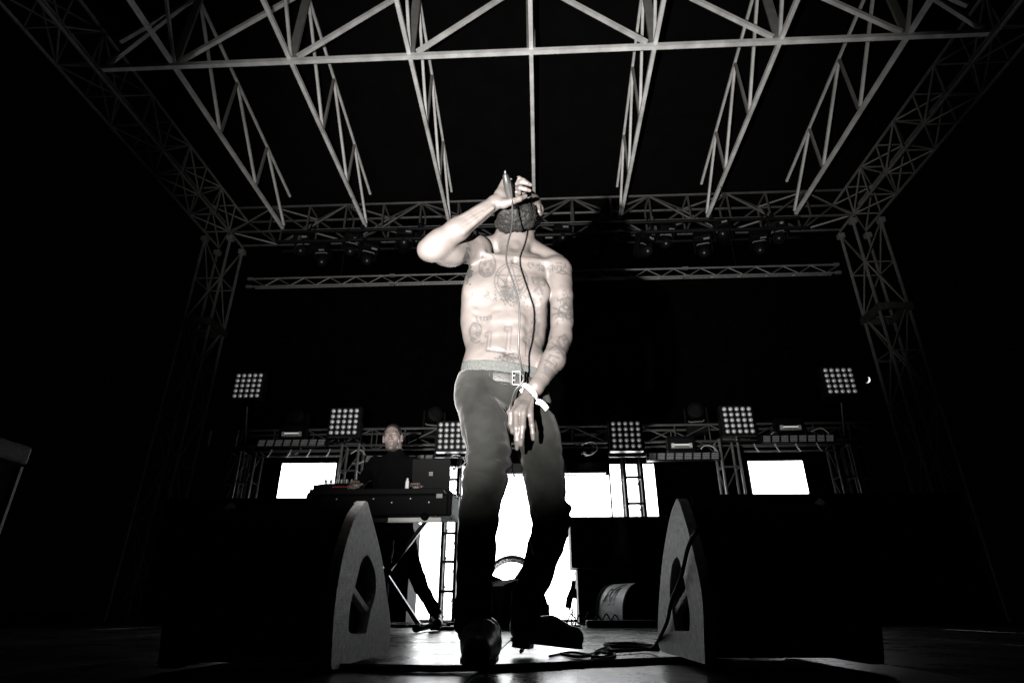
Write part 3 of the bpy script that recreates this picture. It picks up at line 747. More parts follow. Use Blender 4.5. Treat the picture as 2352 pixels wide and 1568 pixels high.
part('stand_base', MB().tube([(p[0]-.02, 6.4, .002), (p[0]-.02, 6.4, .02)], .09, 18), M['black_metal'], r)
part('body', MB().tube([P(1318, 1332, 6.4), P(1316, 1350, 6.4), P(1308, 1375, 6.4), P(1305, 1396, 6.4)], [.02, .024, .034, .03], 12), M['black_plastic'], r, True)
part('clip', MB().box(P(1319, 1362, 6.4), (.05, .05, .09)), M['black_plastic'], r, bevel=.008)
part('cable', MB().tube(spline([P(1305, 1396, 6.4), P(1316, 1404, 6.38), P(1322, 1420, 6.3), P(1310, 1436, 6.3), P(1298, 1420, 6.35), P(1308, 1400, 6.4)], 6), .006, 6), M['rubber'], r, True)

# ---- cables on the floor
def floor_cable(pts, rad, label, m='rubber', group=None, z=None):
    q = [PF(*a[:2], rad) if len(a) == 2 else P(a[0], a[1], a[2]) for a in pts]
    c = np.mean(q, 0); c[2] = 0
    s = MB().tube(spline(q, 8), rad, 8)
    return single('cable', s, M[m], label, 'cable', c, group, True)
for k in range(5):
    w = [0, 2, -2, 3.5, 1][k]; rnd = random.Random(k)
    floor_cable([(690+k*5, 1533+w), (800, 1529+w+rnd.uniform(-2, 2)), (900, 1531+w+rnd.uniform(-2, 2)), (1020, 1534-w*.5), (1150, 1531+w), (1250, 1528-w), (1340, 1522+w), (1440, 1519-w), (1560, 1514+w), (1680, 1520+w+k)], .0085-.001*k, 'black cable strand in the thick bundle across the stage front', group='cable bundle along the stage front')
floor_cable([(1288, 1500), (1330, 1507), (1370, 1498), (1402, 1490), (1412, 1504), (1390, 1512), (1350, 1517), (1300, 1521)], .0052, 'knotted black cable loop beside the singer right boot toe')
floor_cable([(1262, 1506), (1310, 1497), (1350, 1502), (1384, 1508), (1408, 1496), (1396, 1486), (1370, 1494), (1360, 1510)], .0045, 'second black cable tangled around the loop by the right boot toe')
q = [upR(x, y)+NR*.010 for x, y in ((1612, 1215), (1590, 1253), (1571, 1328), (1550, 1379), (1541, 1421), (1528, 1452))]+[PF(1500, 1486, .02), PF(1474, 1491, .011), PF(1420, 1494, .011), PF(1384, 1496, .011), PF(1400, 1500, .011)]
single('cable', MB().tube(spline(q, 8), .0062, 8), M['rubber'], 'black cable hanging down over the right wedge monitor to the floor', 'cable', q[-3], None, True)
floor_cable([(1512, 1484), (1450, 1477), (1400, 1478), (1390, 1480), (1410, 1484), (1470, 1486), (1512, 1490)], .008, 'thin cable doubled back on the floor left of the right wedge')
floor_cable([(1196, 1494), (1205, 1482), (1222, 1470), (1240, 1474)], .006, 'thin cable arching up under the lifted right boot')
for k in range(7):
    rnd = random.Random(20+k); y = 1432+rnd.uniform(-3, 3)
    floor_cable([(880+rnd.uniform(-10, 10), y), (930, y+rnd.uniform(-2, 3)), (975, y+rnd.uniform(-3, 3)), (1025+rnd.uniform(-10, 20), y+rnd.uniform(-2, 2))], .014, 'loose black cable in the heap behind the keyboard stand', group='cable heap behind the keyboard stand')
for k in range(6):
    rnd = random.Random(40+k); x = 1300+k*20
    floor_cable([(x, 1436, 6.2), (x+12, 1415-rnd.uniform(0, 14), 6.2), (x+26, 1428, 6.2), (x+44, 1434, 6.2), (x+60, 1426, 6.2)], .007, 'curled cable in the tangle before the emblem wedge', group='cable tangle before the emblem wedge')
# the moon
mv = []; n = 24
for i in range(n+1):
    t = -math.pi/2+math.pi*i/n; mv.append((2.3*math.cos(t), 2.3*math.sin(t)))
for i in range(1, n):
    t = math.pi/2-math.pi*i/n; mv.append((1.25*math.cos(t), 2.3*math.sin(t)))
pm = P(1992, 872, 420); a = math.radians(18)
v = []; f = []
m_ = MB().prism([(x*math.cos(a)+y*math.sin(a), -x*math.sin(a)+y*math.cos(a)) for x, y in mv], (1, 0, 0), (0, -.38, .925), (0, 1, 0), pm, .4)
tag(single('moon', m_, M['moon'], 'thin white crescent moon in the black sky right of the stage', 'moon', pm), None, None)
# ================================================================== PEOPLE
def head_basis(yaw, tilt, roll=0):
    """columns: right, forward, up. yaw 0 looks at -Y; tilt raises the face"""
    f = np.array([math.sin(yaw)*math.cos(tilt), -math.cos(yaw)*math.cos(tilt), math.sin(tilt)])
    r = np.cross(f, (0, 0, 1)); r /= np.linalg.norm(r); u = np.cross(r, f)
    r2 = r*math.cos(roll)+u*math.sin(roll); u2 = u*math.cos(roll)-r*math.sin(roll)
    return np.stack([r2, f, u2], 1)
def add_head(fd, C, R, s=1.0):
    L = lambda p: C+R@(np.array(p)*s)
    E = lambda c, r, k=.02, op='add': fd.ell(L(c), np.array(r)*s, R, k, op)
    E((0, -.012, .03), (.077, .098, .088), .02)
    E((0, .05, -.025), (.056, .046, .085), .03)
    E((0, .045, -.085), (.046, .045, .035), .03)
    E((0, .083, -.104), (.021, .016, .018), .02)
    fd.cone(L((-.036, .080, .024)), L((.036, .080, .024)), .013*s, .013*s, .016)
    for q in (-1, 1):
        E((q*.046, .060, -.022), (.019, .024, .018), .02)
        E((q*.032, .104, .002), (.020, .018, .014), .012, 'sub')
        E((q*.032, .083, .000), (.014, .011, .009), .006)
        E((q*.013, .104, -.034), (.009, .010, .008), .006)
        E((q*.080, -.008, -.004), (.010, .023, .034), .008)
        E((q*.088, -.002, -.002), (.006, .012, .018), .006, 'sub')
        E((q*.079, .0, -.032), (.008, .011, .010), .006)
    fd.cone(L((0, .092, .014)), L((0, .113, -.028)), .008*s, .0125*s, .010)
    fd.cone(L((-.019, .092, -.060)), L((.019, .092, -.060)), .0065*s, .0065*s, .006)
    fd.cone(L((-.016, .090, -.073)), L((.016, .090, -.073)), .0075*s, .0075*s, .006)
    fd.cone(L((-.020, .102, -.0665)), L((.020, .102, -.0665)), .0028*s, .0028*s, .003, 'sub')
    return L
def eyes(root, L, R, s):
    for q in (-1, 1):
        mb = MB(); mb.dome(L((q*.032, .0885, .0)), .0085*s, 12, 8, R[:, 1], .5)
        e = part('eye', mb, M['eye'], root, True)
        part('iris', MB().dome(L((q*.032, .0905, .0005)), .0068*s, 10, 4, R[:, 1], .25), M['iris'], e, True)

# ------------------------------------------------------------------ the singer
p0 = PF(1150, 1490); singer = thing('person', 'shirtless tattooed singer in black jeans leaning back, microphone raised to his mouth', 'person', (p0[0], p0[1], 0))
fd = Field((-.46, 1.60, .56), (.40, 2.38, 2.02), .0036)
# torso
fd.ell(P(1164, 695, 2.125), (.160, .105, .215), None, .03)
fd.ell(P(1182, 636, 2.135), (.172, .092, .115), None, .05)
fd.ell(P(1160, 782, 2.10), (.138, .092, .200), None, .05)
fd.ell(P(1152, 858, 2.085), (.148, .105, .130), None, .05)
fd.cone(P(1094, 740, 2.10), P(1106, 850, 2.085), .040, .036, .05); fd.cone(P(1222, 745, 2.10), P(1214, 850, 2.085), .036, .042, .05); fd.ell(P(1098, 838, 2.08), (.040, .06, .05), None, .05); fd.ell(P(1228, 842, 2.08), (.045, .06, .06), None, .03)
# pectorals, lats, ribs, abdominals
for (x, y, rx, rz) in ((1118, 664, .085, .070), (1218, 670, .078, .066)): fd.ell(P(x, y, 2.055), (rx, .034, rz), None, .035)
fd.ell(P(1084, 700, 2.13), (.036, .07, .17), None, .06); fd.ell(P(1236, 705, 2.13), (.030, .07, .15), None, .05)
for j, y in enumerate((738, 768, 798)):
    for x in (1145, 1186): fd.ell(P(x, y, 2.024-.004*j), (.031, .015, .027), None, .024)
fd.cone(P(1168, 640, 2.012), P(1167, 704, 1.996), .008, .008, .020, 'sub')
fd.cone(P(1166, 722, 1.985), P(1165, 812, 1.985), .006, .006, .014, 'sub')
fd.chain([P(1166, 712, 1.990), P(1138, 722, 1.992), P(1112, 742, 1.998), P(1096, 768, 2.01)], [.005, .005, .004, .003], .02, 'sub')
fd.chain([P(1166, 712, 1.990), P(1194, 722, 1.992), P(1216, 742, 2.0), P(1230, 766, 2.01)], [.005, .005, .004, .003], .02, 'sub')
fd.chain([P(1122, 803, 1.996), P(1165, 808, 1.986), P(1214, 812, 1.996)], [.002, .0025, .002], .012, 'sub')
fd.ell(P(1166, 802, 1.982), (.007, .012, .009), None, .006, 'sub')
# neck, collar, shoulders
fd.cone(P(1182, 600, 2.15), P(1188, 522, 2.15), .063, .058, .03)
fd.cone(P(1150, 562, 2.18), P(1104, 568, 2.15), .050, .040, .04); fd.cone(P(1215, 572, 2.18), P(1282, 606, 2.15), .050, .040, .04)
fd.cone(P(1176, 598, 2.05), P(1112, 584, 2.06), .011, .012, .018); fd.cone(P(1192, 599, 2.05), P(1270, 603, 2.08), .011, .012, .018)
fd.cone(P(1174, 598, 2.065), P(1146, 532, 2.155), .009, .012, .03); fd.cone(P(1192, 598, 2.065), P(1222, 530, 2.155), .009, .012, .03)
fd.ell(P(1184, 566, 2.096), (.012, .010, .018), None, .02)
fd.ell(P(1183, 600, 2.040), (.010, .010, .010), None, .02, 'sub')
# raised right arm
RS, RE, RM, RW = P(1095, 574, 2.10), P(996, 573, 1.90), P(1050, 528, 1.885), P(1136, 466, 1.88)
fd.ell(P(1092, 570, 2.10), (.062, .062, .052), None, .03)
fd.cone(RS, P(1045, 576, 1.995), .054, .054, .03); fd.cone(P(1045, 576, 1.995), RE, .054, .048, .02)
fd.ell(P(1030, 588, 1.97), (.06, .05, .036), None, .03)
fd.cone(P(984, 574, 1.90), P(1010, 556, 1.893), .042, .047, .025); fd.cone(P(1010, 556, 1.893), RM, .047, .044, .02); fd.cone(RM, RW, .044, .0285, .02)
fd.ell(P(975, 574, 1.905), (.020, .024, .024), None, .02)
fd.cone(P(1064, 532, 1.86), P(1132, 478, 1.86), .012, .007, .016)
# hanging left arm
LS, LE, LM_, LW = P(1278, 620, 2.13), P(1288, 776, 2.07), P(1272, 826, 2.02), P(1231, 889, 1.975)
fd.ell(P(1280, 620, 2.12), (.058, .060, .060), None, .03)
fd.cone(P(1284, 624, 2.110), P(1290, 680, 2.085), .055, .047, .016); fd.cone(P(1290, 680, 2.085), P(1291, 740, 2.075), .047, .045, .008)
fd.cone(P(1291, 740, 2.075), LE, .045, .041, .008)
fd.cone(LE, LM_, .043, .041, .02); fd.cone(LM_, LW, .041, .028, .02)
fd.cone(P(1286, 800, 2.045), P(1252, 862, 1.985), .018, .012, .02)
# left hand hanging, back of the hand outwards
kn = [P(1174, 949, 1.930), P(1186, 947, 1.910), P(1203, 948, 1.905), P(1219, 952, 1.915)]
fd.cone(LW, P(1216, 908, 1.970), .027, .022, .015)
for q, w in zip(kn, (.0115, .012, .012, .011)): fd.cone(P(1214, 906, 1.970), q, .019, w, .012)
fing = lambda pts, rs: fd.chain(pts, rs, .006)
fing([kn[0], P(1173, 972, 1.937), P(1178, 990, 1.957), P(1183, 996, 1.980)], [.0105, .0098, .009, .008])
fing([kn[1], P(1186, 984, 1.897), P(1187, 1010, 1.907), P(1187.5, 1030, 1.925)], [.011, .0098, .0088, .0078])
fing([kn[2], P(1201, 980, 1.893), P(1198.5, 1004, 1.897), P(1197, 1021, 1.910)], [.011, .0098, .0088, .0078])
fing([kn[3], P(1222, 976, 1.907), P(1224, 994, 1.913), P(1225, 1008, 1.923)], [.010, .0088, .0080, .0072])
fing([P(1206, 912, 1.980), P(1180, 930, 1.970), P(1169, 948, 1.970), P(1168, 966, 1.973)], [.016, .0125, .010, .0088])
for a, b in ((kn[1], LW), (kn[2], LW), (kn[3], LW)): fd.cone(a+(b-a)*.1+np.array([0, -.010, 0]), a+(b-a)*.6+np.array([0, -.012, 0]), .004, .003, .008)
# right hand round the microphone, palm outwards
rk = [P(1174, 416, 1.920), P(1176, 425, 1.927), P(1177, 436, 1.927), P(1176, 448, 1.920)]
fd.cone(RW, P(1152, 455, 1.885), .028, .026, .012)
for q, w in zip(rk, (.012, .0125, .013, .012)): fd.cone(P(1150, 452, 1.890), q, .022, w, .014)
fd.cone(P(1148, 444, 1.885), P(1158, 418, 1.890), .017, .014, .014)
fd.ell(P(1157, 468, 1.870), (.024, .018, .020), None, .014)
fing([rk[0], P(1192, 410, 1.897), P(1203, 414, 1.893), P(1210, 418, 1.900)], [.010, .0088, .0080, .0072])
fing([rk[1], P(1197, 419, 1.897), P(1210, 421, 1.897), P(1219, 425, 1.905)], [.0108, .0096, .0088, .0078])
fing([rk[2], P(1195, 432, 1.885), P(1207, 435, 1.883), P(1217, 438, 1.891)], [.011, .0098, .009, .008])
fing([rk[3], P(1190, 449, 1.885), P(1192, 442, 1.860), P(1186, 441, 1.850)], [.011, .0098, .0088, .0078])
fing([P(1157, 468, 1.870), P(1176, 463, 1.853), P(1193, 457, 1.860), P(1207, 451, 1.875)], [.018, .0135, .0112, .0092])
# head, tipped back
HR = head_basis(math.radians(-20), math.radians(22), math.radians(3)); HC = P(1201, 486, 2.105)
HL = add_head(fd, HC, HR, 1.03)
V, F = fd.mesh(2); N = normals(V, F)
# ribs on the flanks, lower edges of the chest, veins on the forearm: shallow relief
def near(a, b, w):
    a = np.array(a); b = np.array(b); d = b-a; t = np.clip((V-a)@d/(d@d), 0, 1); return np.exp(-((np.linalg.norm(V-a-t[:, None]*d, axis=1))/w)**2)
rel = np.zeros(len(V)); xm = P(1166, 700, 2.0)[0]
for k in range(5):
    for s, xa, xb in ((-1, 1066, 1108), (1, 1252, 1216)):
        rel -= .0042*near(P(xa+3*k*(-s), 692+19*k, 2.08), P(xb-2*k*s*0, 708+19*k, 2.012), .0085)
rel -= .0045*near(P(1086, 692, 2.03), P(1118, 706, 2.006), .010)+.004*near(P(1118, 706, 2.006), P(1150, 708, 1.998), .010)
rel -= .0045*near(P(1248, 690, 2.03), P(1222, 706, 2.008), .010)+.004*near(P(1222, 706, 2.008), P(1190, 709, 1.998), .010)
for a, b in (((1040, 508, 1.845), (1120, 462, 1.852)), ((1030, 536, 1.845), (1108, 486, 1.85)), ((1296, 700, 2.045), (1290, 770, 2.03)), ((1278, 812, 2.0), (1246, 862, 1.965))): rel += .0022*near(P(*a), P(*b), .0045)
rel += .0010*vnoise(V*38, 31)
V = V+N*rel[:, None]; N = normals(V, F)

# ink: tattoos and body hair laid on the skin by height and breadth
def poly_d(u, w, pts):
    d = np.full(len(u), 1e9)
    for (a, b), (c, e) in zip(pts[:-1], pts[1:]):
        dx, dy = c-a, e-b; L = dx*dx+dy*dy+1e-12; t = np.clip(((u-a)*dx+(w-b)*dy)/L, 0, 1)
        d = np.minimum(d, np.hypot(u-a-t*dx, w-b-t*dy))
    return d
ink = np.zeros(len(V)); front = N[:, 1] < .15
def lay(pts_list, Y, width, dark, sel):
    """strokes given as bearings at distance Y, kept as breadth and height on the body"""
    idx = np.where(sel)[0]; u, w = V[idx, 0], V[idx, 2]
    for pts in pts_list:
        q = [P(a, b, Y) for a, b in pts]; q = [(a[0], a[2]) for a in q]
        d = poly_d(u, w, q)
        ink[idx] = np.maximum(ink[idx], min(dark*1.3, .95)*np.clip(1.3-d/width, 0, 1))
torso = front & (V[:, 2] > .9) & (V[:, 1] > 1.965) & (V[:, 0] < .26)
tlow = torso & (V[:, 0] < .02)
armL = (V[:, 0] > .024) & (V[:, 2] > .84) | (V[:, 2] > .84) & (V[:, 2] < 1.1) & (V[:, 1] < 1.96) & (V[:, 0] > -.03)
def ell(cx, cy, rx, ry, n=20, a0=0, a1=2*math.pi): return [(cx+rx*math.cos(t), cy+ry*math.sin(t)) for t in np.linspace(a0, a1, n)]
Yc = 2.02
lay([ell(1118, 604, 20, 32)], Yc, .0035, .5, torso)
lay([[(1110, 592), (1113, 600)], [(1127, 598), (1128, 606)], [(1119, 612), (1121, 618)], [(1108, 622), (1114, 634), (1126, 632)], [(1104, 604), (1104, 618)], [(1134, 604), (1132, 622)]], Yc, .0085, .38, torso)
lay([[(1110+4*k, 622), (1111+4*k, 632)] for k in range(5)], Yc, .003, .45, torso)
star = [(1174+36*math.sin(k*4*math.pi/5), 645-42*math.cos(k*4*math.pi/5)) for k in range(6)]
lay([ell(1174, 645, 38, 44), ell(1174, 645, 31, 37), star], Yc, .0030, .5, torso)
rnd = random.Random(3)
lay([[(1155+rnd.uniform(0, 40), 640+rnd.uniform(0, 30))]*2 for _ in range(10)], Yc, .006, .35, torso)
for cx in range(1214, 1302, 5):
    for cy in range(605, 624, 4):
        if rnd.random() < .55: lay([[(cx+rnd.uniform(-1, 1), cy+rnd.uniform(-.6, .6)+(cx-1214)*.01)]*2], 2.06, .0036, .75, torso)
lay([[(1237, 632), (1238, 658)], [(1238, 640), (1222, 634), (1226, 650)], [(1239, 642), (1254, 636), (1250, 652)], [(1236, 658), (1228, 668)], [(1240, 658), (1246, 672)]], Yc, .006, .42, torso)
lay([[(1278, 640), (1292, 636), (1302, 640), (1292, 645), (1280, 640)], [(1300, 640), (1310, 642)], [(1288, 628), (1290, 634)]], 2.1, .004, .5, armL)
# lettering over the ribs and the three outlined numerals
def numeral(x, y, w, h, sl=0):
    q = [(-.5, .0), (.5, .0), (.40, 1), (-.18, 1), (-.06, .20), (-.5, .20), (-.5, .0)]
    return [(x+a*w+sl*b, y+b*h) for a, b in q]
lay([numeral(1121, 758, 15, 47, -2), numeral(1167, 747, 16, 56, -2), numeral(1208, 770, 14, 44, 1)], 1.995, .0026, .42, torso)
lx = 1092
for g in ([[(0, 0), (0, 9), (5, 9)]], [[(1, 2), (3, 0), (3, 9)]], [[(0, 1), (5, 1), (0, 9), (5, 9)]], [[(5, 0), (0, 1), (0, 4), (5, 5), (4, 9), (0, 9)]], [[(5, 0), (1, 0), (0, 3), (5, 5), (5, 8), (0, 9)]]):
    lay([[(lx+a, 719+b+(lx-1092)*.12) for a, b in st] for st in g], 2.005, .0023, .55, torso); lx += 8
lay([ell(1091, 757, 15, 18), ell(1087, 754, 8, 11), ell(1097, 766, 6, 5), [(1080, 768), (1084, 782), (1096, 790), (1104, 780)], [(1078, 747), (1086, 738), (1098, 737)]], 2.03, .0028, .45, torso)
lay([[(1095, 768), (1100, 774)], [(1084, 772), (1090, 778)]], 2.03, .008, .45, torso)
lay([[(1230, 738), (1234, 760), (1228, 776)], [(1238, 745), (1232, 770)], [(1226, 790), (1236, 800)]], 2.06, .009, .30, torso)
fl_ = [(1290, 716), (1300, 706), (1308, 712), (1302, 722)]
lay([ell(1297, 722, 14, 12), ell(1302, 712, 9, 9), ell(1290, 733, 8, 6), ell(1306, 733, 7, 8), [(1270, 712), (1284, 722), (1300, 740)], [(1268, 728), (1288, 730)], [(1280, 700), (1296, 694), (1306, 690)], fl_], 2.07, .0034, .6, armL)
lay([[(1306, 700), (1312, 718)], [(1308, 738), (1312, 752)]], 2.1, .010, .4, armL)
lay([[(1296, 768), (1308, 782), (1300, 806)], [(1284, 776), (1300, 768)], [(1276, 796), (1292, 808), (1300, 796)], [(1262, 812), (1276, 800), (1290, 818)], [(1262, 826), (1282, 832)], [(1254, 838), (1268, 846)], [(1280, 786), (1288, 800)]], 2.02, .0055, .45, armL)
rn_ = random.Random(77)
def scribble(cx, cy, rx, ry, n, Y, w, dark, sel, L=7):
    for _ in range(n):
        x, y = cx+rn_.uniform(-rx, rx), cy+rn_.uniform(-ry, ry); a = rn_.uniform(0, 6.28); c = rn_.uniform(-.5, .5)
        lay([[(x+L*.35*k*math.cos(a+c*k), y+L*.35*k*math.sin(a+c*k)) for k in range(4)]], Y, w, dark, sel)
scribble(1297, 722, 18, 26, 26, 2.07, .0026, .5, armL); scribble(1300, 690, 12, 10, 8, 2.08, .0026, .4, armL)
scribble(1286, 800, 22, 26, 26, 2.02, .0030, .42, armL); scribble(1264, 838, 14, 16, 14, 1.99, .003, .4, armL)
scribble(1118, 606, 15, 26, 16, Yc, .0028, .32, torso, 5); scribble(1174, 646, 30, 36, 26, Yc, .0026, .34, torso, 5); scribble(1238, 650, 11, 16, 18, Yc, .003, .36, torso, 5)
scribble(1092, 764, 12, 16, 14, 2.03, .0026, .34, torso, 5); scribble(1228, 770, 8, 36, 18, 2.05, .003, .28, torso, 6)
d = (V-np.array(P(1244, 857, 1.99)))@((LW-LM_)/np.linalg.norm(LW-LM_)); selc = armL & (np.abs(d) < .019) & (V[:, 0] > .0) & (V[:, 2] < 1.1); ink[selc] = np.maximum(ink[selc], .42)
lay([[(1196, 925), (1210, 929)], [(1198, 932), (1208, 934)]], 1.95, .008, .35, (V[:, 2] < .88) & (V[:, 0] > -.14) & (V[:, 1] < 1.96))
d = np.abs((V-np.array(P(1088, 503, 1.88)))@((RW-RE)/np.linalg.norm(RW-RE))); ink[(d < .006) & (V[:, 1] < 1.92) & (V[:, 2] > 1.4)] = .16
def speck(cx, cy, rx, ry, n, Y, dark, sel, w=.0026):
    rn = random.Random(int(cx*7+cy))
    for _ in range(n):
        x, y = cx+rn.gauss(0, rx), cy+rn.gauss(0, ry); a = rn.uniform(0, 6.28); lay([[(x, y), (x+2.2*math.cos(a), y+2.2*math.sin(a))]], Y, w, dark, sel)
speck(1174, 668, 16, 12, 190, 2.0, .85, torso); speck(1150, 672, 26, 7, 80, 2.0, .6, torso); speck(1204, 676, 16, 6, 36, 2.0, .6, torso)
speck(1165, 822, 11, 9, 90, 1.985, .75, torso); speck(1118, 678, 4, 4, 8, 2.0, .5, torso); speck(1077, 620, 4, 12, 90, 2.05, .95, torso, .004)
lay([ell(1120, 678, 4, 4), ell(1222, 684, 4, 4)], 2.01, .004, .35, torso)
hl = (V-HC)@HR/1.03; cap = (hl[:, 2] > .03) & (hl[:, 1] < .055) & (np.linalg.norm(hl, axis=1) < .16) & (V[:, 2] > 1.7) & (V[:, 1] > 2.0)
ink[cap] = np.maximum(ink[cap], .15)
body = field_obj('body', V, F, M['skin'], singer, ink)
eyes(singer, HL, HR, 1.03)

# beard and close hair
def hair_field(lo, hi, fill, h, amp, freq, seed, m, root, name, inner=None):
    f2 = Field(lo, hi, h); fill(f2); V2, F2 = f2.mesh(1); N2 = normals(V2, F2)
    V2 = V2+N2*(amp*1.3*vnoise(V2*freq*.36, seed+2)+amp*vnoise(V2*freq, seed)+amp*.6*vnoise(V2*freq*2.1, seed+1))[:, None]
    return field_obj(name, V2, F2, m, root), V2, N2
def beard_fill(f2):
    s = 1.03; L = HL; E = lambda c, r, k=.02, op='add': f2.ell(L(c), np.array(r)*s, HR, k, op)
    E((0, .066, -.112), (.057, .054, .052), .02); E((0, .096, -.128), (.050, .042, .048), .02); E((0, .050, -.140), (.060, .050, .034), .02)
    for q in (-1, 1):
        E((q*.052, .036, -.100), (.034, .052, .052), .02); E((q*.064, .026, -.062), (.015, .020, .036), .015)
        f2.cone(L((q*.006, .106, -.054)), L((q*.040, .083, -.076)), .009*s, .011*s, .010)
    E((0, .108, -.067), (.020, .016, .008), .006, 'sub')
c = HL((0, .06, -.09)); B, BV, BN = hair_field(c-.15, c+.15, beard_fill, .0036, .0042, 95, 5, M['hair'], singer, 'beard')
rn = random.Random(11); mb = MB(); pick = rn.sample(range(len(BV)), min(4200, len(BV)))
for i in pick:
    p, n_ = BV[i], BN[i]
    t = np.cross(n_, (rn.uniform(-1, 1), rn.uniform(-1, 1), rn.uniform(-1, 1))); t /= np.linalg.norm(t)+1e-9
    b = np.cross(n_, t); r0 = rn.uniform(.0014, .0026)
    mb.tube([p-n_*.001+n_*(.0028*k/4*1.2)+(t*math.cos(k*1.45)+b*math.sin(k*1.45))*r0 for k in range(5)], .0006, 3, False)
o = part('curls', mb, M['hair'], B, True); o['kind'] = 'stuff'
# jeans
jf = Field((-.42, 1.66, .05), (.36, 2.60, 1.06), .0055)
jf.ell(P(1150, 888, 2.075), (.158, .112, .105), None, .03); jf.ell(P(1150, 856, 2.08), (.154, .110, .10), None, .03); jf.ell(P(1092, 900, 2.06), (.073, .085, .09), None, .03); jf.ell(P(1212, 915, 2.10), (.072, .085, .09), None, .03)
hipR, hipL = P(1102, 915, 2.05), P(1214, 935, 2.10)
kR, kL = P(1112, 1100, 1.93), P(1267, 1190, 2.12)
aR, aL = P(1086, 1420, 1.96), P(1208, 1420, 2.36)
jf.chain([hipR, P(1117, 985, 2.0), P(1126, 1045, 1.95), P(1114, 1110, 1.935)], [.088, .085, .074, .067], .03)
jf.chain([kR, P(1099, 1180, 1.95), P(1095, 1270, 1.97), P(1088, 1380, 1.98), aR], [.066, .064, .062, .057, .056], .02)
jf.chain([hipL, P(1238, 1010, 2.11), P(1251, 1100, 2.12), kL], [.084, .082, .073, .070], .03)
jf.chain([kL, P(1255, 1250, 2.2), P(1234, 1312, 2.27), P(1212, 1375, 2.33), aL], [.070, .063, .060, .056, .055], .02)
jf.plane(P(1150, 853, 1.97), (.15, -.10, 1.0), .006)
jf.ell(P(1166, 860, 1.94), (.082, .060, .025), head_basis(0, 0, .15), .004, 'sub')
jf.ell(P(1146, 845, 2.08), (.146, .100, .13), None, .004, 'sub')
JV, JF = jf.mesh(1); JN = normals(JV, JF)
# cloth folds: long slanting wrinkles, tighter round knees and hems
x, y, z = JV.T
fold = .0062*vnoise(np.stack([x*9+z*7, y*9, z*11-x*10], 1), 3)+.0036*vnoise(np.stack([x*22-z*14, y*20, z*30], 1), 4)
bunch = lambda zc, w: np.exp(-((z-zc)/w)**2)
kb = bunch(kR[2], .12)*(x < -.02)+bunch(kL[2], .13)*(x > .0)+bunch(.16, .10)*1.2
fold += kb*(.0085*np.sin(z*95+5*vnoise(np.stack([x*14, y*14, z*8], 1), 6))*np.clip(.3+vnoise(np.stack([x*10, y*10, z*10], 1), 8), 0, 1))
thigh = np.clip((z-.62)/.25, 0, 1); fold += thigh*.0055*np.sin(x*55+z*40+4*vnoise(JV*9, 10))*np.clip(vnoise(JV*6, 12)+.2, 0, 1)
def jn(a, b, w):
    a = np.array(a); b = np.array(b); d = b-a; t = np.clip((JV-a)@d/(d@d), 0, 1); return np.exp(-((np.linalg.norm(JV-a-t[:, None]*d, axis=1))/w)**2)
for a, b, h_ in (((1122, 868, 1.955), (1160, 960, 1.95), .009), ((1108, 880, 1.955), (1156, 985, 1.94), .007), ((1136, 874, 1.955), (1168, 930, 1.96), .008), ((1066, 905, 2.0), (1084, 1010, 1.93), .005), ((1084, 1010, 1.91), (1150, 1036, 1.90), -.006), ((1076, 1046, 1.90), (1140, 1062, 1.88), .007),
                 ((1190, 1060, 2.06), (1290, 1030, 2.08), .006), ((1210, 1160, 2.07), (1300, 1150, 2.07), .008), ((1214, 1184, 2.08), (1310, 1200, 2.09), -.007), ((1210, 1215, 2.1), (1300, 1228, 2.12), .008), ((1064, 1120, 1.88), (1140, 1140, 1.88), .006), ((1060, 1180, 1.89), (1140, 1160, 1.89), -.005)):
    fold += h_*jn(P(*a), P(*b), .013)
fold -= .004*jn(P(1054, 888, 2.0), P(1082, 884, 1.955), .006)+.004*jn(P(1082, 884, 1.955), P(1104, 862, 1.95), .006)+.003*jn(P(1062, 900, 2.0), P(1074, 1040, 1.93), .005)
JV = JV+JN*fold[:, None]
jeans = field_obj('jeans', JV, JF, M['jeans'], singer)
def strap(pts, w, t, up, m, root, name, bev=.0):
    """a flat band following pts"""
    pts = [np.array(p) for p in pts]; up = np.array(up, float); up /= np.linalg.norm(up); n = len(pts); v = []; f = []
    for i, p in enumerate(pts):
        d = pts[min(i+1, n-1)]-pts[max(i-1, 0)]; d /= np.linalg.norm(d); o = np.cross(d, up); o /= np.linalg.norm(o); u2 = np.cross(o, d)
        v += [p-u2*w/2-o*t/2, p+u2*w/2-o*t/2, p+u2*w/2+o*t/2, p-u2*w/2+o*t/2]
    for i in range(n-1):
        for k in range(4): f.append((i*4+k, i*4+(k+1) % 4, i*4+4+(k+1) % 4, i*4+4+k))
    f += [(3, 2, 1, 0), (n*4-4, n*4-3, n*4-2, n*4-1)]
    mb = MB().add(v, f); o = part(name, mb, m, root, True); fix_normals(o); return o
def girdle(cz, rx, ry, tx, ty, c, n=48, a0=0, a1=2*math.pi):
    return [np.array([c[0]+rx*math.cos(t), c[1]+ry*math.sin(t), cz-tx*rx*math.cos(t)+ty*ry*math.sin(t)]) for t in np.linspace(a0, a1, n)]
def hip_ring(name, grow, shapes, top, bottom, m):
    f2 = Field((-.40, 1.85, .70), (.20, 2.34, 1.16), .0045)
    for c, rr in shapes: f2.ell(c, np.array(rr)+grow, None, .04)
    n = (.13, -.10, 1.0)
    f2.plane(top, n, .003); f2.plane(bottom, (-n[0], -n[1], -n[2]), .003)
    V2, F2 = f2.mesh(1)
    if name == 'boxer_waistband': V2 = V2+normals(V2, F2)*(.0016*vnoise(V2*[40, 40, 12], 3)+.0008*np.sin(V2[:, 0]*700))[:, None]
    return field_obj(name, V2, F2, m, singer)
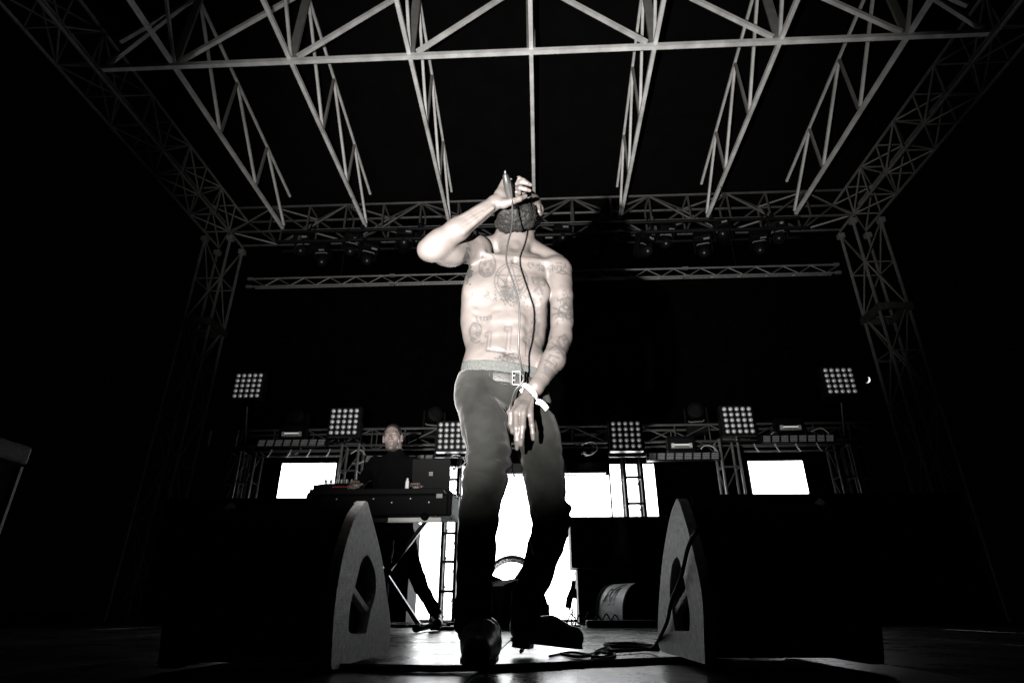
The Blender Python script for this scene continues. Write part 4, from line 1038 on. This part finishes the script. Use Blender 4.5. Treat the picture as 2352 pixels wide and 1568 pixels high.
body_hips = [(P(1152, 858, 2.085), (.148, .105, .13)), (P(1098, 838, 2.08), (.040, .06, .05)), (P(1228, 842, 2.08), (.045, .06, .06)), (P(1160, 800, 2.10), (.138, .092, .16))]
hip_ring('boxer_waistband', .006, body_hips, P(1148, 829, 1.985), P(1148, 870, 1.985), M['boxer'])
jean_hips = [(P(1150, 888, 2.075), (.158, .112, .105)), (P(1098, 905, 2.06), (.070, .085, .09)), (P(1218, 915, 2.10), (.078, .085, .09)), (P(1150, 856, 2.08), (.150, .106, .10))]
belt = hip_ring('belt', -.003, jean_hips, P(1160, 853, 1.965), P(1160, 878, 1.965), M['leather'])
bu = P(1186, 868, 1.965)
mb = MB()
for a, b in (((-.014, -.025), (-.014, .025)), ((-.014, .025), (.014, .023)), ((.014, .023), (.014, -.027)), ((.014, -.027), (-.014, -.025)), ((-.013, .009), (-.003, .009)), ((-.013, -.009), (-.003, -.009))):
    mb.bar(bu+np.array([a[0], -.004, a[1]]), bu+np.array([b[0], -.004, b[1]]), .0042)
part('buckle', mb, M['steel'], belt, bevel=.0015)
for q in (1128, 1206): lp = P(q, 867, 1.966); part('belt_loop', MB().box(lp, (.012, .008, .048)), M['jeans'], jeans, bevel=.002)
for q in ((1065, 870), (1060, 886)): part('rivet', MB().dome(P(*q, 1.995), .005, 10, 3, (0, -1, 0), .5), M['steel'], jeans, True)
# boots
def boot(heel, toe, ankle, name, width=.047, lift=0.0):
    f2 = Field(np.minimum(np.minimum(heel, toe), ankle)-.14, np.maximum(np.maximum(heel, toe), ankle)+.14, .0045)
    ax = toe-heel; L = np.linalg.norm(ax); ax /= L
    f2.cone(ankle, heel+ax*.055+np.array([0, 0, .055]), .050, .048, .02)
    f2.cone(heel+ax*.045+np.array([0, 0, .040]), heel+ax*(L*.55)+np.array([0, 0, .045]), .042, .046, .03)
    f2.cone(heel+ax*(L*.55)+np.array([0, 0, .040]), toe-ax*.045+np.array([0, 0, .030]), width, .038, .03)
    f2.plane(heel+np.array([0, 0, .006]), -np.cross(np.cross(ax, (0, 0, 1)), ax)/1.0)
    V2, F2 = f2.mesh(1); V2 = V2+normals(V2, F2)*(.0022*vnoise(V2*30, 2))[:, None]
    b = field_obj('boot', V2, F2, M['boot'], singer if name == 'singer' else name)
    return b, ax
def sole(b, heel, toe, w=.045):
    ax = toe-heel; L = np.linalg.norm(ax); ax /= L; up = np.cross(np.cross(ax, (0, 0, 1)), ax); up /= np.linalg.norm(up); sd = np.cross(ax, up)
    prof = [(0.0, .0), (.01, .026), (.06, .034), (.13, .032), (.20, w*.92), (L-.07, w*.85), (L-.03, w*.55), (L-.012, 0)]
    out = [(a, c) for a, c in prof]+[(a, -c) for a, c in reversed(prof[1:-1])]
    o = part('sole', MB().prism(out, ax, sd, up, heel-up*.004, .014), M['boot'], b); fix_normals(o)
    o = part('heel', MB().prism([(0.0, -.015), (.0, .015), (.015, .034), (.07, .036), (.07, -.036), (.015, -.034)], ax, sd, -up, heel-up*.002+ax*.012, .020), M['black_metal'], b); fix_normals(o)
hR = PF(1088, 1516, .032)*1.0; hR = np.array([hR[0], 2.03, .032]); tR = PF(1094, 1530, .02); tR = np.array([P(1093, 1535, 1.68)[0], 1.675, .024])
b, _ = boot(hR, tR, aR+np.array([0, .02, -.03]), 'singer', .058); sole(b, hR, tR, .056)
hL = P(1172, 1468, 2.42); tL = P(1346, 1490, 2.36); tL[2] = .026
b, _ = boot(hL, tL, aL+np.array([0, .02, -.03]), 'singer'); sole(b, hL, tL)
# wristband with its loose tail
axw = (LW-P(1214, 906, 1.970)); axw /= np.linalg.norm(axw); ca = P(1214, 901, 1.968)
e1 = np.cross(axw, (0, 1, 0)); e1 /= np.linalg.norm(e1); e2 = np.cross(axw, e1)
wb = strap([ca+e1*.038*math.cos(t)+e2*.037*math.sin(t) for t in np.linspace(0, 2*math.pi, 33)], .017, .0015, axw, M['band'], singer, 'wristband')
a_, b_ = P(1232, 921, 1.945), P(1257, 940, 1.955)
strap([a_+(b_-a_)*t+np.array([0, -.006*math.sin(t*3), .006*math.sin(t*3.1)]) for t in np.linspace(0, 1, 6)], .019, .0015, (.55, 0, .8), M['band'], wb, 'band_tail')
# lettering printed on the wristband
txt = bpy.data.curves.new('lettering', 'FONT'); txt.body = 'ARTIST'; txt.size = .0125; txt.extrude = .0002; txt.align_x = 'CENTER'; txt.align_y = 'CENTER'
to = bpy.data.objects.new('lettering', txt); COL.objects.link(to)
bpy.context.view_layer.update()
tm = bpy.data.meshes.new_from_object(to.evaluated_get(bpy.context.evaluated_depsgraph_get())); bpy.data.objects.remove(to)
lv = []
for v_ in tm.vertices:
    t = math.pi*1.5 if e2[1] > 0 else math.pi*.5
    sgn = 1
    ang = t+(v_.co.x/.038)*(1 if e2[1] > 0 else -1)*(1 if e1[0] > 0 else -1)
    lv.append(ca+e1*.0392*math.cos(ang)+e2*.0382*math.sin(ang)+axw*(v_.co.y))
mb = MB().add(lv, [tuple(p.vertices) for p in tm.polygons]); part('lettering', mb, M['ink'], wb); bpy.data.meshes.remove(tm)

# microphone and its cable
mt, mc, mw, ml, mh = P(1160, 391, 1.824), P(1161, 400, 1.830), P(1165, 420, 1.850), P(1172, 455, 1.877), P(1188, 482, 1.975)
mic = thing('microphone', 'dark handheld microphone gripped in the raised hand of the singer', 'microphone', mw)
part('body', MB().tube([mc, P(1161.5, 404, 1.751), mw, ml, ml+(mh-ml)*.75], [.0095, .0125, .0165, .0150, .017], 18), M['mic'], mic, True)
part('connector', MB().tube([mt, P(1160.5, 396, 1.744), mc+(mw-mc)*.1], [.004, .0045, .008], 10), M['steel'], mic, True)
g = MB().dome(mh, .027, 18, 8, mh-ml, .75); part('grille', g, M['black_metal'], mic, True)
cabp = [mc+np.array([.004, -.012, .004]), P(1169, 412, 1.835), P(1173.5, 432, 1.84), P(1176, 455, 1.842), P(1177, 480, 1.845), P(1177, 505, 1.848), P(1174, 530, 1.835), P(1167, 556, 1.82), P(1163, 580, 1.815), P(1164, 604, 1.81), P(1174, 634, 1.805), P(1185, 668, 1.805), P(1192, 700, 1.81), P(1193, 740, 1.82), P(1191, 780, 1.835), P(1192, 812, 1.86), P(1198, 842, 1.89), P(1201, 858, 1.925), P(1202, 872, 1.93), P(1196, 882, 1.935), P(1186, 892, 1.94), P(1179, 906, 1.94), P(1175, 925, 1.935), P(1173, 950, 1.93), P(1174, 985, 1.98), P(1172, 1030, 2.08), P(1173, 1060, 2.10)]
single('microphone_cable', MB().tube(spline(cabp, 6), .0033, 8), M['grey_cable'], 'thin grey microphone cable hanging down over the bare chest of the singer', 'cable', mc, None, True)
single('cable', MB().tube(spline([P(1173, 1058, 2.3), P(1180, 1088, 2.3), P(1196, 1145, 2.3), P(1208, 1200, 2.28), P(1222, 1262, 2.12), P(1226, 1275, 2.12)], 6), .0022, 6), M['white_print'], 'thin pale cord hanging between the legs of the singer', 'cable', P(1196, 1145, 2.3), None, True)

# ------------------------------------------------------------------ the keyboardist
KY = 5.15
kb0 = PF(1004, 1448); kp = thing('person', 'keyboardist in a black shirt standing behind the keyboard, staring ahead', 'person', (P(905, 1200, KY)[0], KY, 0))
KR = head_basis(math.radians(3), math.radians(-2), math.radians(-4)); KC = P(902, 1005, KY); ks = 1.06
kf = Field(KC-np.array([.16, .18, .30]), KC+np.array([.16, .18, .18]), .004)
kf.cone(P(908, 1052, KY+.06), P(906, 1015, KY+.03), .066, .060, .02)
KL = add_head(kf, KC, KR, ks)
KV, KF = kf.mesh(1); KN = normals(KV, KF)
loc = (KV-KC)@KR/ks; kink = np.zeros(len(KV))
fr = loc[:, 1] > .03
for q in (-1, 1):
    d = np.hypot((loc[:, 0]-q*.033)/.022, (loc[:, 2]-.024-.10*np.abs(loc[:, 0]-q*.03))/.006); kink = np.maximum(kink, np.where(fr, .75*np.clip(1.5-d, 0, 1), 0))
jaw = np.clip((-.045-loc[:, 2])/.03, 0, 1)*np.clip((loc[:, 1]+.01)/.03, 0, 1)*(loc[:, 2] > -.125); kink = np.maximum(kink, .38*jaw*(.8+.2*vnoise(KV*300, 1)))
mo = np.hypot(loc[:, 0]/.020, (loc[:, 2]+.0665)/.005); kink = np.maximum(kink, np.where(loc[:, 1] > .06, .7*np.clip(1.3-mo, 0, 1), 0))
line = .048+.35*np.clip(loc[:, 1], -.05, .09)-.25*np.abs(loc[:, 0]); hm = np.clip((loc[:, 2]-line)/.012, 0, 1)*(loc[:, 1] < .078)*(np.abs(loc[:, 0]) < .079); kink = np.maximum(kink, .85*hm*(.85+.15*vnoise(KV*260, 2)))
field_obj('head', KV, KF, M['skin_pale'], kp, kink); eyes(kp, KL, KR, ks)
def khair(f2):
    f2.ell(KL((0, -.012, .031)), np.array((.0785, .0995, .0900))*ks, KR, 0)
    f2.ell(KL((0, .115, .005)), np.array((.064, .105, .094))*ks, KR, .012, 'sub'); f2.plane(KL((0, -.03, -.03)), KR@np.array([0, .45, -.9]))
hair_field(KC-.17, KC+.17, khair, .0035, .0016, 160, 21, M['cropped_hair'], kp, 'hair')
sf = Field((-1.9, 4.55, .70), (-.50, 5.55, 1.62), .009)
sf.ell(P(905, 1105, KY+.04), (.185, .115, .24), None, .05); sf.ell(P(905, 1068, KY+.06), (.215, .095, .10), None, .05); sf.ell(P(908, 1160, KY+.04), (.165, .115, .22), None, .05)
sf.cone(P(908, 1054, KY+.05), P(908, 1042, KY+.04), .080, .070, .03)
sf.chain([P(862, 1064, KY+.06), P(843, 1092, KY-.02), P(826, 1112, KY-.22)], [.068, .055, .042], .03)
sf.chain([P(952, 1066, KY+.06), P(968, 1098, KY+.0), P(962, 1118, KY-.22)], [.068, .055, .042], .03)
SV, SF = sf.mesh(1); SN = normals(SV, SF); SV = SV+SN*(.006*vnoise(SV*14, 4)+.003*vnoise(SV*30, 5))[:, None]
field_obj('shirt', SV, SF, M['shirt'], kp)
for q in ((824, 1114), (960, 1119)):
    hf = Field(P(*q, KY-.24)-.12, P(*q, KY-.24)+.12, .0045); a = P(*q, KY-.22); hf.cone(a, a+np.array([0, -.07, -.005]), .026, .032, .02)
    for k in range(4): hf.chain([a+np.array([(k-1.5)*.019, -.075, 0]), a+np.array([(k-1.5)*.021, -.115, .006]), a+np.array([(k-1.5)*.021, -.145, -.016])], [.010, .009, .008], .006)
    hf.chain([a+np.array([.03, -.03, 0]), a+np.array([.05, -.07, -.005]), a+np.array([.05, -.10, -.012])], [.012, .010, .008], .006)
    HV, HF = hf.mesh(1); field_obj('hand', HV, HF, M['skin_pale'], kp, np.zeros(len(HV)))
tf = Field((-1.75, 4.7, .05), (-.45, 5.6, 1.0), .009)
tf.ell(P(908, 1190, KY+.05), (.165, .115, .12), None, .04)
kaL, kaR = P(1000, 1405, KY), P(872, 1415, KY+.05)
tf.chain([P(928, 1215, KY+.04), P(944, 1290, KY-.02), P(966, 1345, KY-.02), kaL], [.085, .075, .060, .046], .03)
tf.chain([P(885, 1215, KY+.04), P(880, 1290, KY+.02), P(876, 1350, KY+.04), kaR], [.085, .075, .060, .046], .03)
TV, TF = tf.mesh(1); TV = TV+normals(TV, TF)*(.006*vnoise(TV*15, 14)+.003*vnoise(TV*34, 15))[:, None]
field_obj('trousers', TV, TF, M['shirt'], kp)
for a, dx in ((kaL, .05), (kaR, -.05)):
    h = np.array([a[0]-dx*.4, KY+.10, .024]); t = np.array([a[0]+dx, KY-.17, .024]); b, _ = boot(h, t, a, kp, .042); sole(b, h, t, .040)

# ------------------------------------------------------------------ keyboard, controller, laptop, stand
Y0 = 4.72
a, b = P(706, 1122, Y0), P(1036, 1188, Y0)
kx0, kx1, kz1, kz0 = a[0], b[0], P(870, 1120, Y0)[2], P(870, 1186, Y0)[2]
kc = ((kx0+kx1)/2, Y0+.2, kz0)
keyb = thing('keyboard', 'long black stage keyboard on the X stand left of the singer', 'keyboard', kc)
part('case', MB().box((kc[0], Y0+.2, (kz0+kz1)/2-.02), (kx1-kx0-.02, .38, kz1-kz0-.05)), M['black_plastic'], keyb, bevel=.02)
part('top_panel', MB().box((kc[0]-.02, Y0+.19, kz1-.03), (kx1-kx0-.09, .42, .045)), M['laptop'], keyb, bevel=.008)
for s in (0, 1): part('end_cheek', MB().box((kx0+.02 if s == 0 else kx1-.02, Y0+.2, (kz0+kz1)/2-.012), (.045, .42, kz1-kz0-.03)), M['black_plastic'], keyb, bevel=.02)
rn = random.Random(5)
for i in range(9): part('screw', MB().dome((kx0+.25+.15*i, Y0+.004, kz1-.085-(.03 if i % 2 else 0)), .006, 8, 3, (0, -1, 0), .5), M['alu'], keyb, True)
part('socket_panel', MB().box((kx1-.10, Y0+.0, kz1-.06), (.05, .02, .05)), M['alu_dark'], keyb, bevel=.003)
for i in range(30): part('key', MB().box((kx0+.12+.04*i, Y0+.36, kz1-.002), (.022, .10, .012)), M['white_print'] if i % 3 else M['black_plastic'], keyb)
a, b = P(722, 1118, Y0+.1), P(802, 1100, Y0+.1)
ctl = thing('synthesizer', 'small black synthesizer with a row of knobs on the keyboard end', 'synthesizer', ((a[0]+b[0])/2, Y0+.2, kz1))
part('case', MB().prism([(0, 0), (.26, 0), (.26, .11), (0, .045)], (0, 1, 0), (0, 0, 1), (1, 0, 0), (a[0], Y0+.07, kz1-.004), b[0]-a[0]), M['black_plastic'], ctl, bevel=.006)
for i in range(7): part('knob', MB().tube([(a[0]+.03+.045*i, Y0+.27, kz1+.095), (a[0]+.03+.045*i, Y0+.262, kz1+.125)], [.014, .011], 10), M['black_metal'], ctl)
for i in range(10): part('indicator', MB().box((a[0]+.17+.017*i, Y0+.066, kz1+.022+.004*(i % 2)), (.006, .006, .006)), M['red_led'], ctl)
a, b = P(943, 1120, Y0+.12), P(1036, 1058, Y0+.16)
lap = thing('laptop', 'open dark laptop with a four square logo on its lid', 'laptop', ((a[0]+b[0])/2, Y0+.2, kz1))
lx0, lx1 = a[0], b[0]; lh = b[2]-kz1
part('lid', MB().prism([(-lh*.16, lh+.01), (-lh*.16+.008, lh+.013), (.008, .012), (0, .010)], (0, 1, 0), (0, 0, 1), (1, 0, 0), (lx0, Y0+.16, kz1), lx1-lx0), M['laptop'], lap, bevel=.003)
part('base', MB().box(((lx0+lx1)/2, Y0+.29, kz1+.004), (lx1-lx0, .25, .016)), M['laptop'], lap, bevel=.003)
cx, cz = (lx0+lx1)/2, kz1+lh*.55; cyl = Y0+.16-.16*(lh*.55)-.0035
mb = MB()
for i in (-1, 1):
    for j in (-1, 1): mb.box((cx+i*.0085, cyl-j*.0014, cz+j*.0085), (.0145, .003, .0145))
part('logo', mb, M['alu_dark'], lap)
single('bottle', MB().tube([(lx0-.03, Y0+.12, kz1-.005), (lx0-.03, Y0+.12, kz1+.07), (lx0-.03, Y0+.12, kz1+.085), (lx0-.03, Y0+.12, kz1+.10)], [.016, .016, .009, .009], 12), M['white_print'], 'small white bottle on the keyboard beside the laptop', 'bottle', (lx0-.03, Y0+.12, kz1), None, True)
st = thing('keyboard_stand', 'black X shaped stand under the keyboard with pale braces', 'stand', (kc[0]+.1, Y0+.25, 0))
for dy in (.08, .34):
    y = Y0+dy; q1, q2, q3, q4 = P(985, 1188, y), P(795, 1442, y), P(800, 1190, y), P(962, 1444, y)
    for e in (q2, q4): e[2] = .035
    part('leg', MB().bar(q1, q2, .042, h=.03), M['black_metal'], st, bevel=.004); part('leg', MB().bar(q3+np.array([0, .045, 0]), q4+np.array([0, .045, 0]), .042, h=.03), M['black_metal'], st, bevel=.004)
    if dy < .2:
        part('edge_trim', MB().bar(q1+np.array([.012, -.017, .006]), q2+np.array([.012, -.017, .006]), .008), M['alu_small'], st); part('edge_trim', MB().bar(q3+np.array([.012, .027, 0]), q4+np.array([.012, .027, 0]), .008), M['alu_small'], st)
        part('pivot', MB().tube([P(889, 1312, y-.03), P(889, 1312, y+.08)], .034, 16), M['black_metal'], st)
q4 = P(962, 1447, Y0+.1); part('foot', MB().tube([(q4[0], Y0+.0, .03), (q4[0], Y0+.5, .03)], .026, 12), M['black_metal'], st, True)
part('foot_cap', MB().tube([(q4[0], Y0-.015, .03), (q4[0], Y0+.03, .03)], .030, 12), M['black_plastic'], st, True)
part('foot', MB().tube([(q2[0], Y0+.0, .03), (q2[0], Y0+.5, .03)], .026, 12), M['black_metal'], st, True)
q1 = P(985, 1190, Y0+.05)
part('support_bar', MB().box((q1[0]-.12, Y0+.05, kz0-.022), (.44, .04, .036)), M['alu'], st, bevel=.004)
part('support_bar', MB().box((kx0+.5, Y0+.05, kz0-.022), (.36, .04, .036)), M['black_metal'], st, bevel=.004)
part('knob', MB().dome(P(975, 1186, Y0-.02), .030, 14, 8, (0, -1, 0), .9), M['black_plastic'], st, True)
